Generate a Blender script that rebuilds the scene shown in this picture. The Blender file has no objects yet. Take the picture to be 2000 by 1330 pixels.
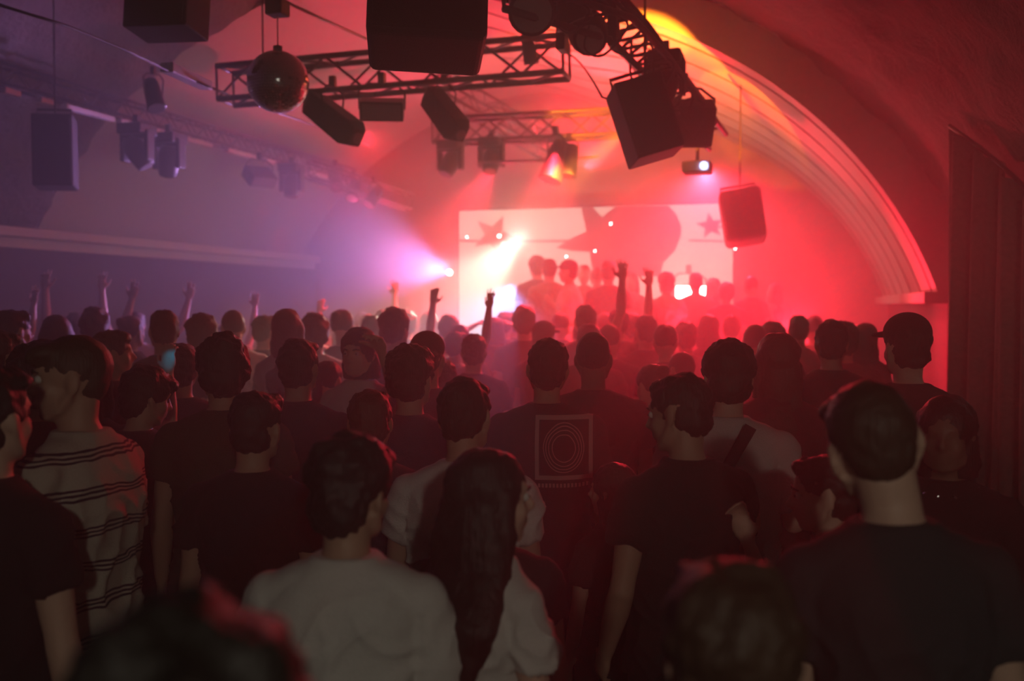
import bpy, bmesh, math, random
import numpy as np
from mathutils import Vector, Matrix, noise, Euler
from math import sin, cos, pi, radians as R, sqrt
random.seed(7)
S = bpy.context.scene
C = S.collection
# ------------------------------------------------------------------ camera
F = 1944.0; AX = R(16.3); PT = math.atan(70/F)
CAM = Vector((0, 0, 1.87))
fw = Vector((-sin(AX)*cos(PT), cos(AX)*cos(PT), -sin(PT)))
rt = Vector((cos(AX), sin(AX), 0)); up = rt.cross(fw)
def P(px, py, zc):
    return CAM + zc*(fw + rt*((px-1000)/F) - up*((py-665)/F))
cd = bpy.data.cameras.new('camera'); cam = bpy.data.objects.new('camera', cd); C.objects.link(cam)
cam.location = CAM; cam.rotation_euler = Euler((pi/2-PT, 0, AX))
cd.sensor_width = 36; cd.lens = 36*F/2000; cd.clip_start = .05; cd.clip_end = 60
cd.dof.use_dof = True; cd.dof.focus_distance = 3.6; cd.dof.aperture_fstop = 2.0
S.camera = cam
S.view_settings.view_transform = 'Standard'; S.view_settings.look = 'None'
S.view_settings.gamma = 1; S.view_settings.exposure = 0; S.view_settings.use_curve_mapping = False
S.cycles.max_bounces = 5; S.cycles.diffuse_bounces = 2; S.cycles.glossy_bounces = 3
S.cycles.volume_bounces = 0; S.cycles.transmission_bounces = 2
S.cycles.sample_clamp_indirect = 4; S.cycles.sample_clamp_direct = 0
S.cycles.caustics_reflective = False; S.cycles.caustics_refractive = False

# ------------------------------------------------------------------ materials
def mat(name, col, rough=.6, metal=0, emis=None, es=1, bump=0, bscale=40, coat=0, vary=0):
    m = bpy.data.materials.new(name); m.use_nodes = True; nt = m.node_tree
    b = nt.nodes['Principled BSDF']
    b.inputs['Base Color'].default_value = (*col, 1); b.inputs['Roughness'].default_value = rough
    b.inputs['Metallic'].default_value = metal
    if coat: b.inputs['Coat Weight'].default_value = coat
    if emis:
        b.inputs['Emission Color'].default_value = (*emis, 1); b.inputs['Emission Strength'].default_value = es
    tc = nt.nodes.new('ShaderNodeTexCoord')
    n = nt.nodes.new('ShaderNodeTexNoise'); n.inputs['Scale'].default_value = bscale; n.inputs['Detail'].default_value = 4
    nt.links.new(tc.outputs['Object'], n.inputs['Vector'])
    if bump:
        bp = nt.nodes.new('ShaderNodeBump'); bp.inputs['Strength'].default_value = bump; bp.inputs['Distance'].default_value = .02
        nt.links.new(n.outputs['Fac'], bp.inputs['Height']); nt.links.new(bp.outputs['Normal'], b.inputs['Normal'])
    mx = nt.nodes.new('ShaderNodeMix'); mx.data_type = 'RGBA'
    v = vary or .15
    mx.inputs['A'].default_value = (*[c*(1-v) for c in col], 1); mx.inputs['B'].default_value = (*[min(1, c*(1+v)) for c in col], 1)
    nt.links.new(n.outputs['Fac'], mx.inputs['Factor']); nt.links.new(mx.outputs['Result'], b.inputs['Base Color'])
    return m
def math_node(nt, op, a, b=None, c=None):
    n = nt.nodes.new('ShaderNodeMath'); n.operation = op
    for i, x in enumerate((a, b, c)):
        if x is None: continue
        if isinstance(x, (int, float)): n.inputs[i].default_value = x
        else: nt.links.new(x, n.inputs[i])
    return n.outputs[0]
M = {}
M['plaster'] = mat('rough_plaster', (.20, .17, .16), .9, bump=1, bscale=7, vary=.45)
M['panel'] = mat('painted_ceiling_board', (.43, .41, .39), .6, bump=.1, bscale=20)
for n_ in M['plaster'].node_tree.nodes:
    if n_.type == 'BUMP': n_.inputs['Distance'].default_value = .09
    if n_.type == 'TEX_NOISE': n_.inputs['Detail'].default_value = 8; n_.inputs['Roughness'].default_value = .7
M['joint'] = mat('board_joint', (.04, .04, .04), .8)
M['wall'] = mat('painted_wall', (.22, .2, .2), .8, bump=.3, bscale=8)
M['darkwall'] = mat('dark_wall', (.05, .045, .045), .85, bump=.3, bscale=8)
M['floor'] = mat('worn_floor', (.04, .035, .03), .5, bump=.2, bscale=12)
M['black'] = mat('black_metal', (.012, .012, .012), .45, bump=.05)
M['blackbox'] = mat('black_speaker_paint', (.012, .011, .011), .65, bump=.4, bscale=160)
M['grille'] = mat('speaker_grille', (.02, .02, .02), .5, metal=.6, bump=.6, bscale=300)
M['steel'] = mat('dull_steel', (.12, .12, .12), .5, metal=.5)
M['alu'] = mat('aluminium', (.35, .35, .36), .45, metal=.7)
M['lens'] = mat('lamp_lens', (.3, .3, .3), .1, metal=.2)
M['mirror'] = mat('mirror_tile', (.85, .85, .87), .06, metal=1, vary=.02)
M['batten'] = mat('pale_batten', (.6, .55, .55), .4)
M['curtain'] = mat('heavy_curtain', (.26, .19, .17), .95, bump=.4, bscale=30, vary=.4)
M['cable'] = mat('cable_rubber', (.02, .02, .02), .6)
for k, c in dict(skin_pale=(.56, .36, .27), skin_tan=(.42, .26, .18), skin_brown=(.20, .115, .075)).items():
    M[k] = mat(k, c, .55, bump=.06, bscale=90, vary=.08)
def hairmat(name, col):
    m = mat(name, col, .55, bump=0)
    nt = m.node_tree; b = nt.nodes['Principled BSDF']
    tc = nt.nodes.new('ShaderNodeTexCoord'); mp = nt.nodes.new('ShaderNodeMapping'); mp.inputs['Scale'].default_value = (160, 160, 12)
    n = nt.nodes.new('ShaderNodeTexNoise'); n.inputs['Scale'].default_value = 1; n.inputs['Detail'].default_value = 3
    bp = nt.nodes.new('ShaderNodeBump'); bp.inputs['Strength'].default_value = .7; bp.inputs['Distance'].default_value = .006
    nt.links.new(tc.outputs['Object'], mp.inputs['Vector']); nt.links.new(mp.outputs['Vector'], n.inputs['Vector'])
    nt.links.new(n.outputs['Fac'], bp.inputs['Height']); nt.links.new(bp.outputs['Normal'], b.inputs['Normal'])
    return m
M['hair_dark'] = hairmat('dark_hair', (.018, .012, .009))
M['hair_brown'] = hairmat('brown_hair', (.06, .035, .02))
M['hair_blond'] = hairmat('dark_blond_hair', (.16, .12, .07))
M['hair_red'] = hairmat('auburn_hair', (.12, .04, .02))
for k, c in dict(tee_white=(.62, .60, .57), tee_black=(.012, .012, .013), tee_charcoal=(.03, .03, .033), tee_grey=(.52, .48, .46),
                 tee_navy=(.015, .02, .04), tee_wine=(.08, .015, .02), tee_olive=(.05, .05, .03), tee_beige=(.3, .24, .18),
                 denim=(.02, .03, .05), trousers_black=(.01, .01, .01), shoe_dark=(.02, .02, .02)).items():
    M[k] = mat(k, c, .92, bump=.35, bscale=220, vary=.12)
# striped shirt: groups of navy lines on cream, running round the body
m = mat('striped_cotton', (.42, .40, .33), .92, bump=.3, bscale=220); M['striped'] = m
nt = m.node_tree; tc = nt.nodes.new('ShaderNodeTexCoord'); sp = nt.nodes.new('ShaderNodeSeparateXYZ')
nt.links.new(tc.outputs['Object'], sp.inputs[0])
wob = nt.nodes.new('ShaderNodeTexNoise'); wob.inputs['Scale'].default_value = 9; nt.links.new(tc.outputs['Object'], wob.inputs['Vector'])
z = math_node(nt, 'MULTIPLY_ADD', wob.outputs['Fac'], .035, sp.outputs['Z'])
z = math_node(nt, 'MULTIPLY', z, 1/.098); fr = math_node(nt, 'FRACT', z)
l3 = math_node(nt, 'LESS_THAN', fr, .36)
t = math_node(nt, 'FRACT', math_node(nt, 'MULTIPLY', fr, 8.33)); l1 = math_node(nt, 'LESS_THAN', t, .52)
msk = math_node(nt, 'MULTIPLY', l3, l1)
mx = nt.nodes.new('ShaderNodeMix'); mx.data_type = 'RGBA'
src = nt.nodes['Principled BSDF'].inputs['Base Color'].links[0].from_socket
nt.links.new(src, mx.inputs['A']); mx.inputs['B'].default_value = (.01, .012, .03, 1); nt.links.new(msk, mx.inputs['Factor'])
nt.links.new(mx.outputs['Result'], nt.nodes['Principled BSDF'].inputs['Base Color'])
# back print: worn grey rectangle frame, concentric ovals, a line of small lettering under it
m = mat('printed_black_cotton', (.012, .012, .013), .92, bump=.3, bscale=220); M['printed'] = m
nt = m.node_tree; tc = nt.nodes.new('ShaderNodeTexCoord'); sp = nt.nodes.new('ShaderNodeSeparateXYZ')
nt.links.new(tc.outputs['Object'], sp.inputs[0])
PX0, PZ0 = .075, 1.31
x = math_node(nt, 'SUBTRACT', sp.outputs['X'], PX0); z = math_node(nt, 'SUBTRACT', sp.outputs['Z'], PZ0)
ax_ = math_node(nt, 'DIVIDE', math_node(nt, 'ABSOLUTE', x), .112); az_ = math_node(nt, 'DIVIDE', math_node(nt, 'ABSOLUTE', z), .126)
mxx = math_node(nt, 'MAXIMUM', ax_, az_)
frame = math_node(nt, 'MULTIPLY', math_node(nt, 'LESS_THAN', mxx, 1), math_node(nt, 'GREATER_THAN', mxx, .86))
wb = nt.nodes.new('ShaderNodeTexNoise'); wb.inputs['Scale'].default_value = 14; nt.links.new(tc.outputs['Object'], wb.inputs['Vector'])
rr = math_node(nt, 'SQRT', math_node(nt, 'ADD', math_node(nt, 'POWER', math_node(nt, 'DIVIDE', x, .078), 2), math_node(nt, 'POWER', math_node(nt, 'DIVIDE', z, .095), 2)))
rr = math_node(nt, 'MULTIPLY_ADD', wb.outputs['Fac'], .12, rr)
ring = None
for r0 in (1.06, .94, .80, .62):
    g = math_node(nt, 'LESS_THAN', math_node(nt, 'ABSOLUTE', math_node(nt, 'SUBTRACT', rr, r0)), .022)
    ring = g if ring is None else math_node(nt, 'MAXIMUM', ring, g)
tz = math_node(nt, 'LESS_THAN', math_node(nt, 'ABSOLUTE', math_node(nt, 'ADD', z, .148)), .008)
tx = math_node(nt, 'LESS_THAN', math_node(nt, 'FRACT', math_node(nt, 'MULTIPLY', x, 70)), .6)
txt = math_node(nt, 'MULTIPLY', math_node(nt, 'MULTIPLY', tz, tx), math_node(nt, 'LESS_THAN', ax_, .9))
al = math_node(nt, 'MAXIMUM', math_node(nt, 'MAXIMUM', frame, ring), txt)
back = math_node(nt, 'LESS_THAN', sp.outputs['Y'], 0)
al = math_node(nt, 'MULTIPLY', math_node(nt, 'MULTIPLY', al, back), .85)
mx = nt.nodes.new('ShaderNodeMix'); mx.data_type = 'RGBA'
src = nt.nodes['Principled BSDF'].inputs['Base Color'].links[0].from_socket
nt.links.new(src, mx.inputs['A']); mx.inputs['B'].default_value = (.42, .38, .36, 1); nt.links.new(al, mx.inputs['Factor'])
nt.links.new(mx.outputs['Result'], nt.nodes['Principled BSDF'].inputs['Base Color'])

# ------------------------------------------------------------------ haze
w = bpy.data.worlds.new('club_air'); S.world = w; w.use_nodes = True; nt = w.node_tree
nt.nodes['Background'].inputs[0].default_value = (0, 0, 0, 1); nt.nodes['Background'].inputs[1].default_value = 0
vs = nt.nodes.new('ShaderNodeVolumeScatter'); vs.inputs['Color'].default_value = (.95, .95, .95, 1)
vs.inputs['Density'].default_value = .065; vs.inputs['Anisotropy'].default_value = .6
nt.links.new(vs.outputs[0], nt.nodes['World Output'].inputs['Volume'])

# ------------------------------------------------------------------ mesh helpers
class MB:
    def __init__(s): s.v = []; s.f = []; s.mi = []
    def add(s, v, f, mi=0):
        o = len(s.v); s.v += [tuple(a) for a in v]; s.f += [tuple(i+o for i in q) for q in f]; s.mi += [mi]*len(f); return s
    def box(s, c, d, rot=None, mi=0):
        c = Vector(c); v = []
        for a in (-.5, .5):
            for b in (-.5, .5):
                for e in (-.5, .5):
                    p = Vector((a*d[0], b*d[1], e*d[2]))
                    if rot is not None: p = rot @ p
                    v.append(c+p)
        return s.add(v, [(0, 1, 3, 2), (4, 6, 7, 5), (0, 4, 5, 1), (2, 3, 7, 6), (0, 2, 6, 4), (1, 5, 7, 3)], mi)
    def tube(s, pts, rad, seg=10, cap=True, mi=0, flat=None, ref=None):
        pts = [Vector(p) for p in pts]; n = len(pts)
        if isinstance(rad, (int, float)): rad = [rad]*n
        v = []; f = []; u = None
        for i, p in enumerate(pts):
            d = (pts[min(i+1, n-1)] - pts[max(i-1, 0)]).normalized()
            if u is None:
                a = Vector(ref) if ref is not None else (Vector((0, 0, 1)) if abs(d.z) < .9 else Vector((1, 0, 0)))
                u = (a - d*a.dot(d)).normalized()
            else: u = (u - d*u.dot(d)).normalized()
            w_ = d.cross(u); ra = rad[i]
            r1, r2 = ra if isinstance(ra, (tuple, list)) else (ra, ra)
            for k in range(seg):
                t = 2*pi*k/seg; v.append(p + u*(r1*cos(t)) + w_*(r2*sin(t)))
        for i in range(n-1):
            for k in range(seg):
                k2 = (k+1) % seg; f.append((i*seg+k, i*seg+k2, (i+1)*seg+k2, (i+1)*seg+k))
        if cap: f.append(tuple(reversed(range(seg)))); f.append(tuple((n-1)*seg+k for k in range(seg)))
        return s.add(v, f, mi)
    def ell(s, c, r, rot=None, nu=14, nv=9, mi=0):
        c = Vector(c); r = (r, r, r) if isinstance(r, (int, float)) else r; v = []; f = []
        for j in range(1, nv):
            ph = pi*j/nv
            for i in range(nu):
                t = 2*pi*i/nu; v.append(Vector((r[0]*sin(ph)*cos(t), r[1]*sin(ph)*sin(t), r[2]*cos(ph))))
        v.append(Vector((0, 0, r[2]))); v.append(Vector((0, 0, -r[2]))); a = len(v)-2
        for j in range(nv-2):
            for i in range(nu):
                k = (i+1) % nu; f.append((j*nu+i, (j+1)*nu+i, (j+1)*nu+k, j*nu+k))
        for i in range(nu):
            k = (i+1) % nu; f.append((a, i, k)); f.append((a+1, (nv-2)*nu+k, (nv-2)*nu+i))
        if rot is not None: v = [rot @ q for q in v]
        return s.add([c+q for q in v], f, mi)
    def rings(s, rs, seg=24, mi=0):   # rs: (z, cx, cy, rx, ry)
        v = []; f = []; n = len(rs)
        for z, cx, cy, rx, ry in rs:
            for k in range(seg):
                t = 2*pi*k/seg; ct, st = cos(t), sin(t)
                e = .8
                v.append((cx + rx*math.copysign(abs(ct)**e, ct), cy + ry*math.copysign(abs(st)**e, st), z))
        for i in range(n-1):
            for k in range(seg):
                k2 = (k+1) % seg; f.append((i*seg+k, i*seg+k2, (i+1)*seg+k2, (i+1)*seg+k))
        f.append(tuple(reversed(range(seg)))); f.append(tuple((n-1)*seg+k for k in range(seg)))
        return s.add(v, f, mi)
    def cap(s, a, b, r1, r2=None, seg=12):
        r2 = r1 if r2 is None else r2
        s.tube([a, b], [r1, r2], seg); s.ell(a, r1, nu=seg, nv=8); s.ell(b, r2, nu=seg, nv=8); return s
    def mesh(s, name, smooth=False):
        me = bpy.data.meshes.new(name); me.from_pydata(s.v, [], s.f); me.update()
        if smooth: me.polygons.foreach_set('use_smooth', [True]*len(me.polygons))
        if any(s.mi): me.polygons.foreach_set('material_index', s.mi)
        bm = bmesh.new(); bm.from_mesh(me); bmesh.ops.recalc_face_normals(bm, faces=bm.faces); bm.to_mesh(me); bm.free()
        return me
    def build(s, name, m, parent=None, smooth=False, bevel=0):
        me = s.mesh(name, smooth)
        for q in (m if isinstance(m, (list, tuple)) else [m]): me.materials.append(q)
        o = bpy.data.objects.new(name, me); C.objects.link(o)
        if parent is not None: o.parent = parent
        if bevel:
            b = o.modifiers.new('b', 'BEVEL'); b.width = bevel; b.segments = 3; b.limit_method = 'ANGLE'
        return o
def tag(o, label=None, cat=None, group=None, kind=None):
    if label: o['label'] = label
    if cat: o['category'] = cat
    if group: o['group'] = group
    if kind: o['kind'] = kind
    return o
def empty(name, loc, label, cat, group=None, rot=None):
    o = bpy.data.objects.new(name, None); C.objects.link(o); o.location = loc; o.empty_display_size = .1
    if rot is not None: o.rotation_euler = rot
    return tag(o, label, cat, group)
def copy_tree(o, parent=None):
    c = o.copy(); C.objects.link(c)
    if parent is not None: c.parent = parent
    for ch in o.children: copy_tree(ch, c)
    return c

# ------------------------------------------------------------------ room
D1 = 9.0; YB = 15.0; XC = -3.44
def vz(x, A=4.7, B=3.91, z0=.9):
    t = 1-((x-XC)/A)**2
    return z0 + B*sqrt(max(t, 0))
def arc(A, B, z0=.9, zf=1.9, n=60):
    t0 = math.asin((zf-z0)/B); pts = []
    for i in range(n+1):
        t = t0 + (pi-2*t0)*i/n; pts.append((XC + A*cos(t), z0 + B*sin(t)))
    return pts
# far ribbed vault: boards with recessed joints; both skins so that it has thickness
mb = MB(); pts = arc(4.7, 3.91); n = len(pts); v = []; f = []; mi = []
ys = [D1]; offs = [0]
prof = []
y = D1; first = True
while y < YB+.6:
    wd = .42 if first else .85
    prof += [(y, 0, 0), (y+wd-.09, 0, 0), (y+wd-.088, .06, 1), (y+wd-.002, .06, 1)]; y += wd; first = False
prof.append((y, 0, 0))
def lft(x):                       # the step and the joints die out on the far side of the crown
    t = min(max((XC+.9-x)/1.5, 0), 1); return t*t*(3-2*t)
for (yy, off, _) in prof:
    for (x, z_) in pts:
        d = Vector((x-XC, 0, z_-.9)).normalized(); s_ = lft(x); e_ = off*(1-s_)+.37*s_; v.append((x+d.x*e_, yy, z_+d.z*e_))
for i in range(len(prof)-1):
    for k in range(n-1):
        f.append((i*n+k, i*n+k+1, (i+1)*n+k+1, (i+1)*n+k)); mi.append(1 if (prof[i][2] or prof[i+1][2]) and pts[k][0] > XC-.3 else 0)
o0 = len(mb.v); mb.v += v; mb.f += f; mb.mi += mi
# front lip of the far vault
v = []; f = []
po = arc(5.05, 4.26)
for (x, z_) in pts:
    d = Vector((x-XC, 0, z_-.9)).normalized(); e_ = .37*lft(x); v.append((x+d.x*e_, D1, z_+d.z*e_))
for (x, z_) in po: v.append((x, D1, z_))
for k in range(n-1): f.append((k, k+1, n+k+1, n+k))
mb.add(v, f, 0)
o = mb.build('ceiling_stage', [M['panel'], M['joint']], smooth=False); tag(o, 'ribbed arched ceiling over the stage', kind='structure')
# near vault, rough plaster with real relief
mb = MB(); po = arc(5.05, 4.26, n=150); n = len(po); v = []; f = []; ny = 110; Y0 = -5
for j in range(ny+1):
    yy = Y0 + (D1-Y0)*j/ny
    for (x, z_) in po:
        d = Vector((x-XC, 0, z_-.9)).normalized()
        h = .06*noise.noise(Vector((x*1.3, yy*1.0, z_*1.3))) + .06*noise.noise(Vector((x*5, yy*4, z_*5))) - .06*max(0, noise.noise(Vector((x*2.2+9, yy*1.2, z_*2.2))))
        v.append((x+d.x*h, yy, z_+d.z*h))
for j in range(ny):
    for k in range(n-1): f.append((j*n+k, j*n+k+1, (j+1)*n+k+1, (j+1)*n+k))
mb.add(v, f); o = mb.build('ceiling', M['plaster'], smooth=True); tag(o, 'rough plastered arched ceiling in the nearer part', kind='structure')
xr_f, xl_f = pts[0][0], pts[-1][0]; xr_n, xl_n = po[0][0], po[-1][0]
mb = MB(); mb.box(((xr_f+xr_n+.5)/2, 3.6, .95), (.5+xr_n-xr_f-.0, 17.2, 1.9)).v
mb = MB(); mb.box((xr_n+.35, 2, 1.0), (.6, 14, 2.0)); mb.box((xr_n-.0, (D1+YB)/2+.2, 1.0), (.62, YB-D1+.4, 2.0))
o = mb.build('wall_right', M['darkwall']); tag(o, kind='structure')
mb = MB(); mb.box((xl_n-.3, 2, 1.0), (.6, 14, 2.0)); mb.box((xl_f-.2, (D1+YB)/2+.2, 1.0), (.6, YB-D1+.4, 2.0))
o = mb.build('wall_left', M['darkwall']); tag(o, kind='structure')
o = MB().box((XC, YB+.1, 2.6), (12, .2, 5.6)).build('wall_back', M['wall']); tag(o, kind='structure')
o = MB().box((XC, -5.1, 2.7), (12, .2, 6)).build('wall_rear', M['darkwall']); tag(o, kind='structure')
o = MB().box((XC, 5, -.05), (12, 20.6, .1)).build('floor', M['floor']); tag(o, kind='structure')
# ledge on the right foot of the ribbed vault and cornice on the left
o = MB().box((xr_f+.02, (D1+YB)/2, 1.93), (.3, YB-D1, .1)).build('trim_1', M['panel'], bevel=.01); tag(o, kind='structure')
mb = MB(); LX = -7.62
mb.box((LX-.2, 9.9, 2.6), (.55, 9.6, .1)); mb.box((LX-.25, 9.9, 2.5), (.45, 9.6, .12)); mb.box((LX-.32, 9.9, 2.1), (.3, 9.6, .72))
o = mb.build('trim_2', M['panel'], bevel=.01); tag(o, kind='structure')
o = MB().box((LX-.2, 9.9, 1.22), (.4, 9.6, 2.44)).build('wall_gallery', M['darkwall']); tag(o, kind='structure')

# stage, screen
ST = .55
mb = MB(); mb.box((-3.2, 12.75, ST-.04), (7.6, 4.4, .08)); mb.box((-3.2, 10.6, (ST-.08)/2), (7.6, .08, ST-.08))
mb.box((-3.2, 12.8, (ST-.08)/2), (7.3, 4.2, ST-.09))
o = mb.build('stage', M['darkwall'], bevel=.01); tag(o, 'low dark platform carrying the performers in front of the screen', 'stage')
def emat(name, col, s):
    m = bpy.data.materials.new(name); m.use_nodes = True; nt = m.node_tree; nt.nodes.clear()
    e = nt.nodes.new('ShaderNodeEmission'); e.inputs[1].default_value = s
    tc = nt.nodes.new('ShaderNodeTexCoord'); n = nt.nodes.new('ShaderNodeTexNoise'); n.inputs['Scale'].default_value = 60
    nt.links.new(tc.outputs['Object'], n.inputs['Vector'])
    mx = nt.nodes.new('ShaderNodeMix'); mx.data_type = 'RGBA'
    mx.inputs['A'].default_value = (*[c*.95 for c in col], 1); mx.inputs['B'].default_value = (*[min(c*1.05, 1) for c in col], 1)
    nt.links.new(n.outputs['Fac'], mx.inputs['Factor']); nt.links.new(mx.outputs['Result'], e.inputs[0])
    ou = nt.nodes.new('ShaderNodeOutputMaterial'); nt.links.new(e.outputs[0], ou.inputs[0]); return m
M['scr_white'] = emat('screen_cream', (1, .86, .70), .8)
M['scr_red'] = emat('screen_red', (.80, .10, .12), .5)
YS = 14.2
def on_plane(px, py, Y):
    d = P(px, py, 1)-CAM; return CAM + d*((Y-CAM.y)/d.y)
scr = empty('projection_screen', (-2.95, YS, 2.1), 'wide bright cream projection screen with red stars behind the performers', 'screen')
def poly(mb, pts2, dy, mi):
    q = [on_plane(px, py, YS) for px, py in pts2]
    v = [(p.x+2.95, -dy, p.z-2.1) for p in q]; mb.add(v, [tuple(range(len(v)))], mi)
a = on_plane(897, 412, YS); b = on_plane(1432, 401, YS); zb = .95
MB().box(((a.x+b.x)/2+2.95, .045, (a.z+zb)/2-2.1), (b.x-a.x+.06, .06, a.z-zb+.06)).build('screen_frame', M['black'], scr)
mb = MB()
mb.box(((a.x+b.x)/2+2.95, 0, (a.z+zb)/2-2.1), (b.x-a.x, .02, a.z-zb), mi=0)
def star(cx, cy, r, rot, sx=1.0):
    return [(cx+sx*(r if k % 2 == 0 else r*.42)*sin(rot+k*pi/5), cy-(r if k % 2 == 0 else r*.42)*cos(rot+k*pi/5)) for k in range(10)]
poly(mb, star(966, 460, 42, .42, 1.05), .014, 1)
poly(mb, star(1388, 441, 27, -.15, 1.05), .014, 1)
poly(mb, [(897, 468), (940, 469), (1110, 469), (1110, 473), (940, 473), (897, 472)], .0135, 1)
poly(mb, [(1345, 468), (1425, 470), (1425, 473), (1345, 471)], .0135, 1)
poly(mb, [(1390, 440), (1428, 442), (1428, 446), (1390, 445)], .0135, 1)
poly(mb, [(1136, 406), (1158, 405), (1176, 424), (1202, 404), (1306, 402), (1322, 420), (1331, 442), (1330, 462), (1318, 490), (1296, 512), (1290, 540), (1160, 540), (1152, 492), (1120, 490), (1087, 484), (1120, 464), (1146, 452)], .0145, 1)
mb.build('picture', [M['scr_white'], M['scr_red']], scr)

# ------------------------------------------------------------------ rigging
def look_rot(d, roll=0):
    return Vector(d).to_track_quat('Y', 'Z').to_matrix() @ Matrix.Rotation(roll, 3, 'Y')
def truss(p0, p1, w_, label, rad=.022, group=None, up_=(0, 0, 1)):
    p0 = Vector(p0); p1 = Vector(p1); mid = (p0+p1)/2; d = (p1-p0); L = d.length; d.normalize()
    root = empty('lighting_truss', mid, label, 'truss', group)
    s_ = d.cross(Vector(up_)).normalized(); u_ = s_.cross(d).normalized(); h = w_/2
    cor = [s_*a*h+u_*b*h for a, b in ((-1, -1), (1, -1), (1, 1), (-1, 1))]
    for c in cor: MB().tube([-d*L/2+c, d*L/2+c], rad, 8).build('chord', M['steel'], root, True)
    mb = MB(); k = max(2, int(L/(w_*1.1)))
    for i in range(k):
        for j in range(4):
            c0, c1 = cor[j], cor[(j+1) % 4]
            t0 = -L/2+L*i/k; t1 = -L/2+L*(i+1)/k
            if i % 2: c0, c1 = c1, c0
            mb.tube([d*t0+c0, d*t1+c1], rad*.45, 6)
    for i in (0, k):
        t0 = -L/2+L*i/k
        for j in range(4): mb.tube([d*t0+cor[j], d*t0+cor[(j+1) % 4]], rad*.5, 6)
    mb.build('bracing', M['steel'], root, True)
    return root
def hanger(p, ztop, label, cat='hanging rod'):
    o = MB().tube([(0, 0, 0), (0, 0, ztop-p[2])], .008, 6).build('hanging_rod', M['black']); o.location = p
    return tag(o, label, cat)
def fixture(kind, p, aim, label, size=1, group=None, lens=None):
    root = empty(kind, p, label, 'stage light', group)
    d = Vector(aim).normalized(); rot = look_rot(d); s_ = size
    if kind == 'par_can':
        mb = MB(); mb.tube([rot@Vector((0, y_, 0))*s_ for y_ in (-.2, -.19, -.12, -.02, .16, .17)], [.04*s_, .075*s_, .09*s_, .095*s_, .105*s_, .112*s_], 20)
        mb.build('body', M['black'], root, True)
        MB().tube([rot@Vector((0, y_, 0))*s_ for y_ in (.165, .175)], .095*s_, 20).build('lens', lens or M['lens'], root)
        x = rot@Vector((1, 0, 0)); top = Vector((0, 0, .24))*s_
        MB().tube([x*.105*s_, x*.12*s_+top*.8, x*.08*s_+top, -x*.08*s_+top, -x*.12*s_+top*.8, -x*.105*s_], .009*s_, 6).build('yoke', M['black'], root)
        MB().box(top+Vector((0, 0, .04*s_)), (.05*s_, .05*s_, .09*s_)).build('clamp', M['black'], root)
    elif kind == 'flood_light':
        MB().box((0, 0, 0), (.34*s_, .24*s_, .15*s_), rot).build('body', M['black'], root, bevel=.012)
        MB().box(rot@Vector((0, .125, 0))*s_, (.3*s_, .012*s_, .12*s_), rot).build('lens', lens or M['lens'], root)
        top = Vector((0, 0, .2*s_)); x = rot@Vector((1, 0, 0))
        MB().tube([x*.175*s_, x*.18*s_+top*.7, x*.1*s_+top, -x*.1*s_+top, -x*.18*s_+top*.7, -x*.175*s_], .009*s_, 6).build('yoke', M['black'], root)
        MB().box(top+Vector((0, 0, .04*s_)), (.05*s_, .05*s_, .09*s_)).build('clamp', M['black'], root)
    elif kind == 'scanner_light':      # long boxy housing with bevelled ends
        mb = MB(); L = .34*s_; a_ = .10*s_
        pr = [(-L, a_*.6), (-L*.8, a_), (L*.75, a_*1.1), (L, a_*.75)]
        v = []; f = []
        for (y_, r_) in pr:
            for (sx, sz) in ((-1, -1), (1, -1), (1, 1), (-1, 1)): v.append(rot@Vector((sx*r_*.9, y_, sz*r_)))
        for i in range(3):
            for k in range(4): f.append((i*4+k, i*4+(k+1) % 4, i*4+4+(k+1) % 4, i*4+4+k))
        f += [(3, 2, 1, 0), (12, 13, 14, 15)]
        mb.add(v, f).build('body', M['black'], root, bevel=.01)
        MB().tube([rot@Vector((0, L, 0)), rot@Vector((0, L+.012, 0))], .05*s_, 16).build('lens', lens or M['lens'], root)
        top = Vector((0, 0, .27*s_)); x = rot@Vector((1, 0, 0))
        MB().tube([x*.1*s_, x*.13*s_+top*.75, x*.06*s_+top, -x*.06*s_+top, -x*.13*s_+top*.75, -x*.1*s_], .008*s_, 6).build('yoke', M['black'], root)
        MB().box(top+Vector((0, 0, .04*s_)), (.05*s_, .05*s_, .09*s_)).build('clamp', M['black'], root)
    elif kind == 'moving_head':
        MB().box((0, 0, .2*s_), (.26*s_, .26*s_, .1*s_)).build('base', M['black'], root, bevel=.015)
        mb = MB(); mb.box((-.13*s_, 0, .05*s_), (.045*s_, .11*s_, .28*s_)); mb.box((.13*s_, 0, .05*s_), (.045*s_, .11*s_, .28*s_)); mb.box((0, 0, .14*s_), (.28*s_, .11*s_, .04*s_))
        mb.build('yoke', M['black'], root, bevel=.01)
        MB().tube([rot@Vector((0, y_, 0))*s_ for y_ in (-.14, -.13, -.06, .06, .15, .16)], [.05*s_, .08*s_, .1*s_, .1*s_, .085*s_, .08*s_], 18).build('head', M['black'], root, True)
        MB().tube([rot@Vector((0, y_, 0))*s_ for y_ in (.155, .165)], .068*s_, 16).build('lens', lens or M['lens'], root)
        MB().box((0, 0, .29*s_), (.05*s_, .05*s_, .09*s_)).build('clamp', M['black'], root)
    return root
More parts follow.
